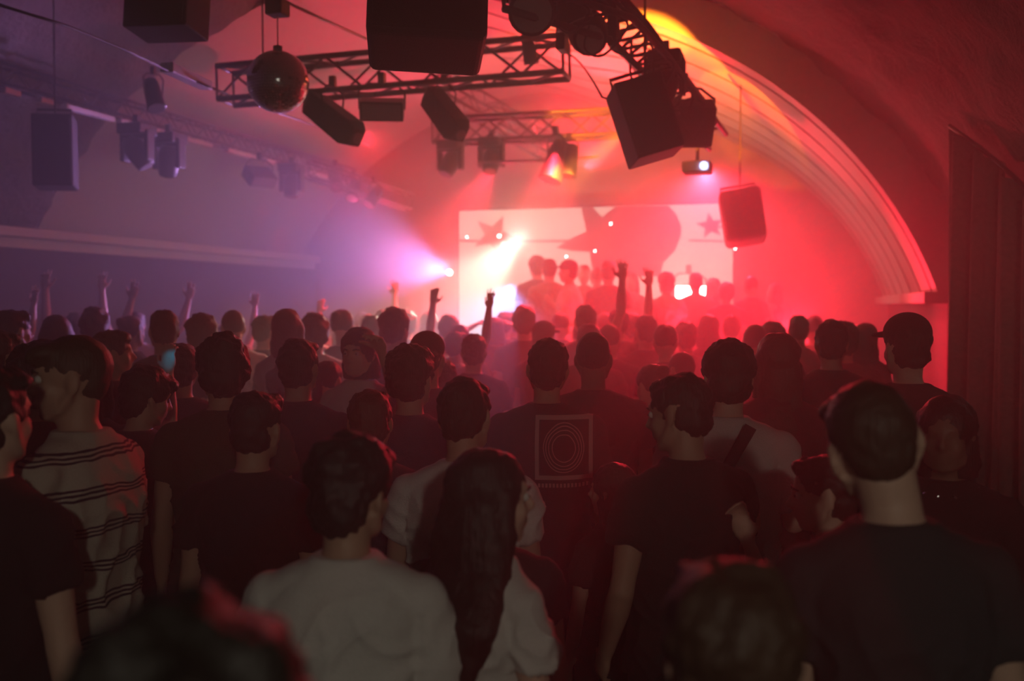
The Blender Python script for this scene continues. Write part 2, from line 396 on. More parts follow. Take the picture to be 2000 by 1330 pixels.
def speaker(p, size, rz, tilt, roll, label, bracket=True, rnd=.012):
    root = empty('loudspeaker', p, label, 'loudspeaker'); e = Euler((tilt, roll, rz)); rot = e.to_matrix()
    root.rotation_euler = e
    w_, d_, h_ = size
    MB().box((0, 0, 0), (w_, d_, h_)).build('cabinet', M['blackbox'], root, bevel=rnd)
    MB().box((0, -d_/2-.004, 0), (w_*.9, .012, h_*.92)).build('grille', M['grille'], root, bevel=.005)
    if bracket:
        MB().tube([(-w_*.42, 0, h_*.46), (-w_*.42, 0, h_/2+.06), (w_*.42, 0, h_/2+.06), (w_*.42, 0, h_*.46)], .012, 8).build('bracket', M['black'], root)
    return root
def light(kind, p, energy, col, size=.05, aim=None, angle=60, blend=.5, name='lamp'):
    ld = bpy.data.lights.new(name, kind); ld.energy = energy; ld.color = col
    if kind == 'AREA': ld.size = size
    else: ld.shadow_soft_size = size
    if kind == 'SPOT': ld.spot_size = R(angle); ld.spot_blend = blend
    o = bpy.data.objects.new(name, ld); C.objects.link(o); o.location = p
    if aim is not None: o.rotation_euler = (Vector(aim)-Vector(p)).to_track_quat('-Z', 'Y').to_euler()
    return o
# back truss across the room
q0, q1 = P(440, 168, 8.3), P(1106, 112, 7.6)
truss(q0, q1, .27, 'straight lattice truss spanning the room above the crowd behind the mirror ball', .024)
for px in (640, 1010):
    q = P(px, 100, 7.9); 
for t in (.12, .88):
    q = q0.lerp(q1, t)
    hanger(q+Vector((0, 0, .14)), vz(q.x, 5.05, 4.26)+.05 if q.y < D1 else vz(q.x)+.02, 'thin rod holding up the %s end of the long crossing truss' % ('mirror ball' if t < .5 else 'stage'))
fixture('scanner_light', P(650, 232, 7.8), P(705, 275, 7.5)-P(610, 200, 7.8), 'long boxy stage light pointing down under the truss, just right of the mirror ball', .93)
fixture('flood_light', P(746, 214, 7.8), Vector((.35, -.9, -.35)), 'wide flat flood light between the two long boxy lights under the truss', 1.0)
fixture('scanner_light', P(868, 222, 7.8), P(900, 265, 7.5)-P(842, 190, 7.8), 'long boxy stage light under the truss, below the large hanging loudspeaker', .85)
fixture('par_can', P(1034, 100, 7.7), Vector((.1, .3, -1)), 'small round lamp standing in the far end of the crossing truss', .55)
# second truss over the stage front
s0, s1 = P(850, 258, 10.6), P(1260, 238, 10.2)
truss(s0, s1, .25, 'hazy truss over the stage front with small bright fittings', .022)
fixture('par_can', P(1085, 318, 10.2), Vector((-.25, -.3, -1)), 'orange lit round stage lamp over the middle of the screen', 1.15)
fixture('par_can', P(1112, 316, 10.2), Vector((-.1, -.3, -1)), 'orange edged round stage lamp close beside its twin over the screen', .9)
fixture('moving_head', P(880, 318, 10.4), Vector((-.3, -.5, -1)), 'dim round stage light hanging above the upper corner of the screen', .9)
fixture('moving_head', P(960, 312, 10.4), Vector((0, -.5, -1)), 'dim stage light above the cream panel with the large star', .9)
MB().tube([P(930, 318, 10.3)-P(1060, 314, 10.3), (0, 0, 0), P(1190, 306, 10.1)-P(1060, 314, 10.3)], .018, 8)
o = MB().tube([P(935, 318, 10.3), P(1062, 313, 10.25), P(1170, 306, 10.2)], .016, 8).build('pipe', M['alu'], smooth=True); tag(o, 'thin shiny pipe running level over the screen', 'pipe')
# oblique truss with pale fittings behind the third light
truss(P(860, 165, 11.3), P(1075, 290, 12.8), .26, 'oblique truss with pale reflections running back towards the screen', .02)
# truss bowed along the near vault, upper right, with cables
g = [P(985, -30, 5.0), P(1190, 35, 5.6), P(1265, 112, 6.2), P(1325, 190, 6.9), P(1385, 262, 7.8)]
root = empty('lighting_truss', g[2], 'dark bowed truss wound with cables in front of the ribbed ceiling edge', 'truss')
for a_, b_ in ((-.13, 0), (.13, 0), (0, .2), (0, -.12)):
    MB().tube([q-g[2]+rt*a_+up*b_ for q in g], .022, 8).build('chord', M['black'], root, True)
mb = MB()
for i in range(4):
    for k in range(5):
        t0, t1 = k/5, (k+1)/5
        A_ = g[i].lerp(g[i+1], t0)-g[2]; B_ = g[i].lerp(g[i+1], t1)-g[2]
        mb.tube([A_+rt*-.13, B_+up*.2], .011, 5); mb.tube([A_+up*.2, B_+rt*.13], .011, 5); mb.tube([A_+rt*.13, B_+rt*-.13], .011, 5); mb.tube([A_-up*.12, B_+rt*-.13], .011, 5)
mb.build('bracing', M['black'], root)
rng = random.Random(3)
for i in range(9):
    t = .12+.09*i; k = min(3, int(t*4)); c = g[k].lerp(g[k+1], t*4-k)
    L = rng.uniform(.12, .3)
    q = [Vector((0, 0, 0)), rt*.06*rng.uniform(-1, 1)-up*L*.8, rt*rng.uniform(.05, .14)-up*L, rt*rng.uniform(.12, .2)-up*L*.3, rt*.1]
    # smooth loop
    pp = []
    for j in range(4):
        for u_ in range(5):
            t_ = u_/5; a0 = q[max(j-1, 0)]; a1 = q[j]; a2 = q[j+1]; a3 = q[min(j+2, 4)]
            pp.append(.5*((2*a1)+(a2-a0)*t_+(2*a0-5*a1+4*a2-a3)*t_*t_+(3*a1-a0-3*a2+a3)*t_**3))
    o = MB().tube(pp, .007, 6).build('cable', M['cable'], smooth=True); o.location = c
    tag(o, 'black cable hanging in a loose loop from the bowed truss', 'cable', 'cable loops on the bowed truss')
pp = [P(1106+70*t+30*t*t*0, 105+85*t**1.6, 7.5-1.4*t)-P(1106, 105, 7.5) for t in [i/14 for i in range(15)]]
pp += [P(1178+ 12*t, 190+4*t, 6.1)-P(1106, 105, 7.5) for t in (.5, 1)]
o = MB().tube(pp, .006, 6).build('cable', M['cable'], smooth=True); o.location = P(1106, 105, 7.5); tag(o, 'thin cable sagging from the crossing truss to the tilted loudspeaker', 'cable')
fixture('moving_head', P(1148, 62, 5.7), P(1160, 100, 5.3)-P(1148, 62, 5.7), 'large black stage light silhouetted against the orange ceiling, beside the bowed truss', 1.15)
fixture('par_can', P(1032, 8, 5.3), P(1045, 40, 5.0)-P(1032, 8, 5.3), 'black round stage light hanging from the top near the large loudspeaker', 1.1)
fixture('par_can', P(1100, -12, 5.4), Vector((.4, .2, -1)), 'black stage light at the upper edge between two others', 1.0)
fixture('flood_light', P(1335, 240, 7.0), Vector((-.2, .6, -1)), 'dark stage light tucked behind the tilted loudspeaker', 1.2)
fixture('moving_head', P(1300, 165, 6.6), Vector((-.4, .6, -1)), 'dark stage light on the bowed truss above the tilted loudspeaker', .85)
# loudspeakers
yw = AX
speaker(P(835, -8, 4.0), (.462, .42, .50), yw+R(6), R(-8), R(2.0), 'very large black loudspeaker hanging close overhead, cut by the top of the view', rnd=.03)
for dx in (-.17, .17):
    q = P(835, -8, 4.0)+Vector((dx, 0, .24)); hanger(q, 5.05, 'thin rod above the large close loudspeaker on its %s side' % ('mirror ball' if dx < 0 else 'truss'))
speaker(P(1259, 236, 6.0), (.30, .30, .47), yw+R(6), R(-6), R(-17), 'tilted black loudspeaker hanging against the red glow under the bowed truss')
speaker(P(1450, 425, 9.8), (.40, .40, .52), yw-R(10), R(-8), R(-9), 'red hazed loudspeaker hanging in front of the edge of the screen', rnd=.05)
speaker(P(328, 6, 6.2), (.42, .3, .40), yw-R(10), R(-6), R(1), 'dim bluish loudspeaker at the top, on the dark side of the mirror ball')
speaker(P(108, 298, 8.2), (.31, .26, .59), yw+R(14), R(-4), R(-1), 'tall narrow dark loudspeaker hanging by the far side wall')
for (px, py, zc, hw, nm) in ((1259, 150, 6.0, 0, 'tilted'), (330, -30, 6.2, 0, 'dim bluish'), (108, 225, 8.2, 0, 'tall narrow'), (1445, 375, 9.8, 0, 'red hazed')):
    q = P(px, py, zc); zt = vz(q.x, 5.05, 4.26)+.05 if q.y < D1 else vz(q.x)+.02
    hanger(q, max(zt, q.z+.1), 'rod from which the %s loudspeaker hangs' % nm)
# mirror ball
q = P(543, 160, 6.4); r_ = .197
root = empty('mirror_ball', q, 'round mirror ball hanging over the crowd with one bright white reflection', 'mirror ball', rot=(0, 0, .3))
mb = MB(); nl = 34
for j in range(nl):
    t0 = pi*j/nl; t1 = pi*(j+1)/nl; tm = (t0+t1)/2; m_ = max(6, int(2*nl*sin(tm)))
    for i in range(m_):
        a0 = 2*pi*i/m_; a1 = 2*pi*(i+1)/m_; g_ = .04
        aa0 = a0+(a1-a0)*g_; aa1 = a1-(a1-a0)*g_; tt0 = t0+(t1-t0)*g_; tt1 = t1-(t1-t0)*g_
        nrm = Vector((sin(tm)*cos((a0+a1)/2), sin(tm)*sin((a0+a1)/2), cos(tm)))
        jit = Vector((rng.uniform(-1, 1), rng.uniform(-1, 1), rng.uniform(-1, 1)))*.004
        nn = (nrm+jit).normalized(); vs_ = []
        for (tt, aa) in ((tt0, aa0), (tt1, aa0), (tt1, aa1), (tt0, aa1)):
            p_ = Vector((sin(tt)*cos(aa), sin(tt)*sin(aa), cos(tt)))*r_
            p_ -= nn*((p_-nrm*r_).dot(nn)); vs_.append(p_)
        mb.add(vs_, [(0, 1, 2, 3)])
mb.build('mirror_tiles', M['mirror'], root)
MB().ell((0, 0, 0), r_*.985, nu=40, nv=24).build('ball_core', M['black'], root, True)
MB().tube([(0, 0, r_*.98), (0, 0, r_+.03)], .03, 12).build('cap', M['steel'], root, True)
MB().tube([(0, 0, r_+.02), (0, 0, .42)], .004, 6).build('chain', M['steel'], root)
mo = empty('ball_motor', q+Vector((0, 0, .47)), 'small dark wedge shaped motor above the mirror ball', 'motor')
MB().box((0, 0, 0), (.12, .12, .1)).build('body', M['black'], mo, bevel=.01)
zt = vz(q.x, 5.05, 4.26)
MB().tube([(0, 0, .05), (0, 0, zt-(q.z+.47)-.08)], .012, 6).build('rod', M['black'], mo)
# light battens along the side of the vault
B0 = Vector((-6.5, 4.6, 3.66)); seg_px = [(6, 38), (76, 102), (124, 222), (232, 262), (268, 322), (345, 412), (440, 504), (516, 534), (560, 580), (600, 640)]
def on_line(px):   # point of the batten line seen in column px
    d = P(px, 300, 1)-CAM; t = -6.5/d.x; return Vector((-6.5, d.y*t, 3.68))
truss(on_line(0)+Vector((-.05, 0, .14)), on_line(690)+Vector((-.05, 0, .14)), .16, 'slim dark truss along the side of the arched ceiling carrying pale tubes', .014)
for i, (x0, x1) in enumerate(seg_px):
    p0, p1 = on_line(x0), on_line(x1)
    L_ = (p1-p0).length
    o = MB().box((0, 0, 0), (.07, L_*.97, .05)).build('batten_light', M['batten'], bevel=.008); o.location = (p0+p1)/2
    tag(o, 'pale tube fitting in the long row along the side truss', 'tube light', 'tube fittings along the side truss')
q = P(366, 150, 7.4)
o = MB().box((0, 0, 0), (.1, .62, .07)).build('batten_light', M['batten'], bevel=.01); o.location = q; o.rotation_euler = (0, 0, .12)
tag(o, 'short pale fitting on its own under the dark ceiling beside the mirror ball', 'tube light')
o = MB().tube([P(345, 146, 7.2), P(240, 95, 6.6), P(130, 50, 6.0), P(0, 10, 5.4)], .009, 6).build('pipe', M['steel'], smooth=True); tag(o, 'thin dark pipe leading from the short fitting into the dark corner', 'pipe')
o = MB().tube([P(385, 160, 7.4), P(470, 195, 8.4), P(600, 240, 10.0), P(720, 285, 12)], .01, 6).build('pipe', M['steel'], smooth=True); tag(o, 'thin pipe passing below the mirror ball towards the stage', 'pipe')
o = MB().tube([P(530, -10, 6.5), P(625, 35, 7.2), P(725, 80, 8)], .012, 6).build('pipe', M['alu'], smooth=True); tag(o, 'thin pale bluish pipe running into the large loudspeaker from above', 'pipe')
# lights on the side truss
fixture('moving_head', P(268, 296, 9.2), Vector((.6, .2, -1)), 'dim stage light on the side truss, nearer the tall narrow loudspeaker', 1.0)
fixture('moving_head', P(330, 312, 9.6), Vector((-.3, .3, -1)), 'dim stage light on the side truss in the middle of four', 1.0)
fixture('par_can', P(300, 186, 8.0), Vector((.4, -.2, -1)), 'dim small lamp up in the dark between tall loudspeaker and mirror ball', .7)
fixture('flood_light', P(507, 345, 11.2), Vector((.8, -.4, -.7)), 'open framed flood light on the side truss near its stage end', .95)
fixture('moving_head', P(570, 360, 11.8), Vector((0, -.2, -1)), 'round headed stage light hanging lowest on the side truss', .95)
for (px, py, k) in ((655, 352, 0), (690, 372, 1), (730, 385, 2)):
    fixture('par_can', P(px, py, 13.0), Vector((.5-.4*k, -.6, -.8)), ['small hazed lamp where the side truss meets the stage corner', 'middle one of the small hazed lamps at the stage corner', 'small hazed lamp of the stage corner nearest the screen'][k], .8)
truss(P(600, 330, 12.6), P(800, 395, 13.4), .2, 'short hazed truss in the corner beside the screen', .016)
# white-blue projector
pr = empty('video_projector', P(1362, 328, 8.6), 'small pale bluish video projector hanging beside the hazed loudspeaker', 'projector', rot=(0, 0, AX-.3))
MB().box((0, 0, 0), (.24, .24, .1)).build('body', M['tee_white'], pr, bevel=.015)
M['glow_lens'] = mat('projector_lens_added_glow', (.6, .7, 1), .3, emis=(.45, .55, 1), es=5)  # glow added to the lens because the projector front stays dark
MB().tube([(.07, -.11, 0), (.07, -.14, 0)], .035, 14).build('lens', M['glow_lens'], pr)
MB().tube([(0, 0, .05), (0, 0, .6)], .015, 8).build('mount', M['black'], pr)
# curtain on the right, hanging in folds from a rail
mb = MB(); v = []; f = []; nn_ = 160; c0 = Vector((.88, 6.9, 0)); c1 = Vector((1.52, 5.3, 0)); nrm = Vector((-(c1-c0).y, (c1-c0).x, 0)).normalized()
for j in range(13):
    for i in range(nn_+1):
        t = i/nn_; zt_ = vz(c0.lerp(c1, t).x, 5.05, 4.26)-.12; z_ = zt_*j/12; h = (.05*sin(t*46+.5*sin(t*9)) + .02*sin(t*101+z_))*(1.1-.25*z_/2.5)
        p_ = c0.lerp(c1, t)+nrm*h; v.append((p_.x, p_.y, z_+.01))
for j in range(12):
    for i in range(nn_): f.append((j*(nn_+1)+i, j*(nn_+1)+i+1, (j+1)*(nn_+1)+i+1, (j+1)*(nn_+1)+i))
cu = mb.add(v, f).build('curtain', M['curtain'], smooth=True); tag(cu, 'heavy reddish curtain hanging in folds along the side wall', 'curtain')
so = cu.modifiers.new('s', 'SOLIDIFY'); so.thickness = .008
MB().tube([(c0.lerp(c1, t).x, c0.lerp(c1, t).y, vz(c0.lerp(c1, t).x, 5.05, 4.26)-.1) for t in [i/10 for i in range(11)]], .014, 8).build('rail', M['black'], cu, True)
# dj table with gear on the stage
dj = empty('dj_table', (-2.4, 13.4, ST), 'long dark equipment table on the stage under the screen', 'table', rot=(0, 0, 0))
MB().box((0, 0, .93), (2.4, .7, .05)).build('table_top', M['black'], dj, bevel=.008)
MB().box((0, -.33, .46), (2.4, .03, .9)).build('front_panel', M['darkwall'], dj)
for sx in (-1, 1):
    for sy in (-1, 1): MB().box((sx*1.12, sy*.26, .452), (.05, .05, .904)).build('leg', M['black'], dj)
for i, x_ in enumerate((-.55, .05, .6)):
    o = MB().box((0, 0, .04), (.36, .34, .08)).build('media_player', M['black'], bevel=.01); o.location = (-2.4+x_, 13.4, ST+.956)
    tag(o, ['flat black player on the equipment table, nearest the large star', 'flat black mixer in the middle of the equipment table', 'flat black player on the equipment table, nearest the small star'][i], 'player')
    MB().tube([(0, 0, .08), (0, 0, .088)], .11, 24).build('jog_wheel', M['steel'], o, True)
# lamp behind the camera's place: a bar pendant with its own bulb
LB = Vector((1.0, -1.7, 2.55))
M['bulb'] = mat('lit_bulb', (1, .95, .85), .4, emis=(1, .93, .8), es=130)
M['wall_bulb'] = mat('lit_wall_bulb', (1, .95, .85), .4, emis=(.95, 1, .85), es=15)
pl = empty('pendant_lamp', LB, 'small white glass pendant lamp over the bar behind the crowd', 'lamp')
MB().ell((0, 0, 0), .045).build('bulb', M['bulb'], pl, True)
MB().tube([(0, 0, .05), (0, 0, .09), (0, 0, .13)], [.14, .08, .03], 20, cap=False).build('shade', M['black'], pl, True)
MB().tube([(0, 0, .12), (0, 0, 1.2)], .006, 6).build('cord', M['black'], pl)
# small wall lamp beyond the curtain's near edge
WL = Vector((1.22, 4.35, 2.05))
wl = empty('wall_lamp', WL, 'small white wall lamp at the near edge of the curtain', 'lamp')
MB().ell((0, 0, 0), .03).build('bulb', M['wall_bulb'], wl, True)
MB().box((.12, 0, 0), (.03, .1, .14)).build('plate', M['black'], wl, bevel=.005)
MB().tube([(.03, 0, 0), (.11, 0, -.02)], .01, 8).build('arm', M['black'], wl)
M['hot'] = mat('lit_stage_bulb', (1, .95, .9), .4, emis=(1, .93, .85), es=14)
for (px, py, zc, r_, lb) in ((878, 532, 12.6, .035, 'bright round white lamp beside the lower corner of the screen'), (912, 463, 13.6, .014, 'tiny white lamp before the cream panel with the large star'),
        (1162, 490, 13.4, .014, 'tiny white lamp under the point of the red shape'), (1193, 437, 13.2, .016, 'tiny white lamp in the middle of the red shape'), (1106, 501, 13.2, .014, 'tiny white lamp over the person with the cap on stage'),
        (1436, 486, 11.0, .012, 'tiny white lamp under the red hazed loudspeaker'), (975, 461, 13.0, .02, 'small white lamp at the middle of the large star')):
    t = empty('stage_bulb', P(px, py, zc), lb, 'lamp')
    MB().ell((0, 0, 0), r_).build('bulb', M['hot'], t, True); MB().tube([(0, .03, .0), (0, .03+r_, .0)], r_*.9, 12).build('housing', M['black'], t, True)
t = fixture('flood_light', P(1345, 572, 13.3), -fw, 'white flood light glowing between the silhouettes on stage', 1.3, lens=M['hot'])
fixture('par_can', P(640, -190, 3.5), Vector((-.3, .5, -.8)), 'added unseen black lamp above the crowd for narrow cyan and blue beams', .6)  # fixture added above the view to carry the pin spots
# ------------------------------------------------------------------ people
def remesh(mb, name, vox, sm=3, disp=None):
    me = mb.mesh(name); o = bpy.data.objects.new('t', me); C.objects.link(o)
    r = o.modifiers.new('r', 'REMESH'); r.mode = 'VOXEL'; r.voxel_size = vox
    if sm: k = o.modifiers.new('s', 'SMOOTH'); k.factor = .5; k.iterations = sm
    dg = bpy.context.evaluated_depsgraph_get(); out = bpy.data.meshes.new_from_object(o.evaluated_get(dg))
    bpy.data.objects.remove(o); bpy.data.meshes.remove(me); out.name = name
    n = len(out.vertices)
    if n and disp:
        co = np.empty(n*3, 'f'); no = np.empty(n*3, 'f'); out.vertices.foreach_get('co', co); out.vertices.foreach_get('normal', no)
        co = co.reshape(-1, 3); no = no.reshape(-1, 3)
        d = np.array([disp(Vector(p), Vector(q)) for p, q in zip(co.tolist(), no.tolist())], 'f'); co = co+no*d[:, None]
        out.vertices.foreach_set('co', co.reshape(-1)); out.update()
    out.polygons.foreach_set('use_smooth', [True]*len(out.polygons))
    return out
def hand(mb, w_, d, n, side, curl=.35, spread=.12):
    """w_ wrist point, d direction of the hand, n palm normal, side +1/-1 where the thumb is"""
    d = d.normalized(); n = (n-d*n.dot(d)).normalized(); s_ = d.cross(n)*side
    c = w_ + d*.05
    rot = Matrix((s_, d, n)).transposed()
    mb.ell(c, (.040, .055, .017), rot); mb.ell(w_+d*.012, (.028, .03, .021), rot)
    for i, (off, L, r_) in enumerate(((.030, .072, .0085), (.010, .080, .009), (-.011, .074, .0085), (-.031, .058, .0075))):
        b = c + s_*off + d*.040; dd = (d + s_*spread*(1.2-.8*i)).normalized(); p = b; pts = [b-dd*.015, b]; an = 0
        for q in (.46, .30, .24):
            an += curl*(.8+.12*i); v_ = (dd*cos(an)+n*sin(an)); p = p+v_*L*q; pts.append(p.copy())
        mb.tube(pts, [r_*1.05, r_, r_, r_*.92, r_*.8], 8); mb.ell(pts[-1], r_*.8, nu=8, nv=6)
    b = c - d*.025 + s_*.026; td = (s_*.8+d*.65+n*.3).normalized(); t2 = (s_*.35+d*.85+n*(.2+curl*.6)).normalized()
    p1 = b+td*.038; p2 = p1+t2*.03; p3 = p2+(t2+n*curl*.4).normalized()*.022
    mb.tube([b, p1, p2, p3], [.0135, .0115, .0095, .008], 8); mb.ell(p3, .008, nu=8, nv=6)
ARMS = {  # upper direction, forearm direction (for the arm at +x), palm normal, curl, spread
    'down': ((.16, .03, -1), (.05, .22, -1), (-1, .1, 0), .35, .08),
    'slack': ((.22, -.05, -1), (-.02, .5, -1), (-1, 0, 0), .45, .06),
    'front': ((.18, .12, -1), (-.35, 1, .15), (-.6, 0, .4), .75, .03),
    'cup': ((.14, .25, -1), (-.15, .75, .75), (-1, 0, .2), .85, .02),
    'up': ((.35, .25, .95), (.05, .12, 1), (0, 1, 0), .15, .22),
    'upwide': ((.7, .2, .7), (.25, .1, 1), (0, 1, 0), .12, .25),
    'point': ((.3, .35, .9), (-.1, .25, 1), (0, 1, 0), .3, .12),
    'head': ((.8, .15, .5), (-.85, .1, .45), (-.6, 0, -.8), .4, .1),
    'phone': ((.35, .9, .25), (-.1, .7, .8), (-.3, 1, 0), .6, .03),
}
def face_rot(yaw, pit, rol): return Euler((R(pit), R(rol), R(yaw)), 'ZXY').to_matrix()
def person(x, y, zf, H, face=0, head=(0, 0, 0), arms=('down', 'down'), hair='short', haircol='hair_dark', skin='skin_pale', top='tee_black',
           sleeve=.5, fem=False, vox=.011, label='person', group=None, lean=(0, 0), bottoms='trousers_black', wide=1.0, folds=1.0, hat=None, eyes=False, bag=None, vh=None, beads=False, longtop=False):
    sc = H/1.77
    sw = (.178 if not fem else .155)*wide
    rot_h = face_rot(*head)
    neck = Vector((0, -.005, 1.50)); hp = neck + Vector((0, .008, .028)); hc = hp + rot_h@Vector((0, .014, .104))
    def hd(v): return hc + rot_h@Vector(v)
    b = MB()
    # trunk
    k = wide*(.9 if fem else 1); hip = 1.04 if fem else 1.0
    b.rings([(.80, 0, 0, .14*hip, .10), (.88, 0, 0, .165*hip*k, .115), (.96, 0, 0, .160*hip*k, .11), (1.06, 0, .005, .135*k, .10), (1.16, 0, .005, .140*k, .105), (1.28, 0, 0, .158*k, .112),
             (1.36, 0, -.008, .165*k, .108), (1.42, 0, -.012, .150*k, .085), (1.46, 0, -.012, .10*k, .068), (1.49, 0, -.01, .065, .06)])
    b.tube([(0, -.02, 1.42), (0, -.012, 1.48), hp+Vector((0, 0, -.01)), hc+rot_h@Vector((0, -.02, -.05))], [(.062), .056 if not fem else .047, .054 if not fem else .045, .056 if not fem else .048], 16)
    if not fem:
        b.ell((.09, -.01, 1.44), (.09, .05, .035), Matrix.Rotation(.42, 3, 'Y')); b.ell((-.09, -.01, 1.44), (.09, .05, .035), Matrix.Rotation(-.42, 3, 'Y'))
    else: b.ell((.075, .085, 1.27), .058); b.ell((-.075, .085, 1.27), .058)
    # head
    b.ell(hd((0, -.012, .025)), (.076, .097, .090), rot_h, 20, 14)
    b.ell(hd((0, .018, -.035)), (.062, .070, .078), rot_h, 16, 12)
    b.ell(hd((0, .055, -.088)), (.030, .026, .022), rot_h)
    for sx in (-1, 1):
        b.ell(hd((sx*.038, -.0+.05, -.028)), (.022, .026, .030), rot_h)
        b.tube([hd((sx*.062, .0, -.04)), hd((sx*.05, .03, -.078)), hd((sx*.018, .062, -.094))], [.016, .014, .014], 8)
        rr_ = rot_h@Matrix.Rotation(sx*.35, 3, 'Z')
        b.ell(hd((sx*.080, -.010, -.008)), (.0075, .019, .031), rr_); b.ell(hd((sx*.077, -.004, -.028)), (.008, .012, .014), rr_)
    b.ell(hd((0, .070, .030)), (.050, .018, .012), rot_h)
    b.tube([hd((0, .078, .022)), hd((0, .092, .002)), hd((0, .106, -.022)), hd((0, .086, -.032))], [.008, .009, .0135, .010], 10)
    b.ell(hd((.012, .088, -.028)), (.009, .012, .008), rot_h); b.ell(hd((-.012, .088, -.028)), (.009, .012, .008), rot_h)
    b.ell(hd((0, .082, -.053)), (.024, .011, .006), rot_h); b.ell(hd((0, .080, -.064)), (.020, .011, .007), rot_h)
    # legs
    for sx in (-1, 1):
        b.tube([(sx*.085, 0, .90), (sx*.09, .01, .70), (sx*.095, .012, .50), (sx*.097, .0, .36), (sx*.10, -.008, .22), (sx*.10, -.01, .09)], [.093, .078, .056, .055, .045, .036], 14)
        b.ell((sx*.10, -.01, .08), .036); b.ell((sx*.105, .05, .035), (.042, .115, .033)); b.ell((sx*.10, -.04, .045), (.033, .04, .04))
    sl = MB(); S_ = {}
    for sx, a_ in zip((-1, 1), arms):
        U, Fo, N, cu, sprd = ARMS[a_] if isinstance(a_, str) else a_
        U = Vector((U[0]*sx, U[1], U[2])).normalized(); Fo = Vector((Fo[0]*sx, Fo[1], Fo[2])).normalized(); N = Vector((N[0]*sx, N[1], N[2]))
        rise = .05*max(0, U.z)
        s0 = Vector((sx*(sw-.004), -.008, 1.392+rise)); e = s0 + U*.285; w_ = e + Fo*.245
        mid = s0.lerp(e, .45); m2 = e.lerp(w_, .3); ka = .86 if fem else 1
        b.ell(s0, .056*ka)
        b.tube([s0, mid, s0.lerp(e, .85), e, m2, e.lerp(w_, .75), w_], [.054*ka, .047*ka, .038*ka, .039*ka, .041*ka, .031*ka, .026*ka], 12); b.ell(e, .039*ka)
        hand(b, w_, Fo, N, 1 if True else -1, cu, sprd) if sx > 0 else hand(b, w_, Fo, N, -1, cu, sprd)
        S_[sx] = (s0, e, w_, U, Fo, N)
        if sleeve > 0:
            lo = .02
            if sleeve <= 1:
                ee = s0.lerp(e, sleeve)
                sl.ell(s0, (.060*ka, .066*ka, .062*ka)); sl.tube([s0-U*.01, s0.lerp(ee, .5), ee], [.061*ka, .063*ka, .064*ka if sleeve < .8 else .060*ka], 16)
            else:
                sl.ell(s0, (.060*ka, .066*ka, .062*ka)); sl.tube([s0-U*.01, mid, e], [.062*ka, .059*ka, .054*ka], 16); sl.ell(e, .054*ka); sl.tube([e, m2, w_-Fo*.01], [.054*ka, .052*ka, .038*ka], 16)
    # clothing: shirt body
    hem = .84 if not longtop else .62
    sl.rings([(hem, 0, 0, .185*hip*k, .130), (.95, 0, 0, .178*k*hip, .130), (1.06, 0, .003, .165*k, .122), (1.18, 0, 0, .165*k, .124), (1.28, 0, -.004, .176*k, .128),
              (1.36, 0, -.010, .182*k, .122), (1.40, 0, -.013, .176*k, .108), (1.435, 0, -.014, .150*k, .092), (1.460, 0, -.014, .118*k, .080), (1.480, 0, -.012, .092, .074), (1.497, 0, -.008, .076, .068)], 32)
    kx = wide if not fem else .86*wide
    for sx in (-1, 1): sl.tube([(sx*.055, -.014, 1.462), (sx*.11*kx, -.014, 1.437), (sx*.172*kx, -.01, 1.398)], [(.034, .066), (.040, .064), (.046, .060)], 16, ref=(0, 0, 1)); sl.ell((sx*.172*kx, -.01, 1.398), (.048, .060, .050))
    if fem: sl.ell((.075, .088, 1.265), .066); sl.ell((-.075, .088, 1.265), .066)
    tr = MB(); tr.rings([(.80, 0, 0, .165*hip, .12), (.90, 0, 0, .178*hip*k, .126), (.97, 0, 0, .170*hip*k, .12)])
    for sx in (-1, 1): tr.tube([(sx*.087, 0, .90), (sx*.092, .01, .70), (sx*.097, .012, .50), (sx*.10, 0, .30), (sx*.10, -.01, .09)], [.103, .093, .078, .072, .066], 16)
    # hair
    h = MB(); hn = .004; hs = 28; hbump = .004
    if hair == 'buzz': h.ell(hd((0, -.016, .030)), (.079, .099, .092), rot_h, 20, 14); hn = .0015; hs = 60
    elif hair == 'short': h.ell(hd((0, -.020, .036)), (.083, .099, .092), rot_h, 20, 14); h.ell(hd((0, -.045, -.012)), (.072, .066, .078), rot_h); h.ell(hd((.012, .03, .085)), (.062, .055, .034), rot_h); hn = .008; hs = 34
    elif hair == 'fade': h.ell(hd((0, -.017, .034)), (.0785, .098, .089), rot_h, 20, 14); h.ell(hd((0, -.046, -.002)), (.066, .058, .068), rot_h); h.ell(hd((-.01, .052, .075)), (.062, .056, .032), rot_h); h.ell(hd((-.022, .080, .062)), (.036, .028, .022), rot_h); hn = .003; hs = 45
    elif hair == 'curly': h.ell(hd((0, -.022, .045)), (.095, .110, .100), rot_h, 20, 14); h.ell(hd((0, -.05, -.01)), (.085, .07, .085), rot_h); hn = .016; hs = 22
    elif hair == 'mop': h.ell(hd((0, -.02, .045)), (.096, .112, .096), rot_h, 20, 14); h.ell(hd((0, -.055, -.02)), (.082, .062, .085), rot_h); h.ell(hd((0, .06, .075)), (.07, .05, .04), rot_h); hn = .010; hs = 26
    elif hair in ('long', 'longfull'):
        h.ell(hd((0, -.022, .036)), (.090, .104, .096), rot_h, 20, 14)
        h.tube([hd((0, -.045, .0)), hd((0, -.058, -.09)), hd((0, -.062, -.18)), Vector((hc.x*.9, -.125, hc.z-.29)), Vector((hc.x*.8, -.14, hc.z-.40))], [(.066, .092), (.074, .112), (.074, .132), (.060, .135), (.028, .09)] if hair == 'longfull' else [(.060, .080), (.058, .086), (.050, .090), (.036, .085), (.016, .055)], 20, ref=(0, 1, 0)); hn = .007; hs = 18
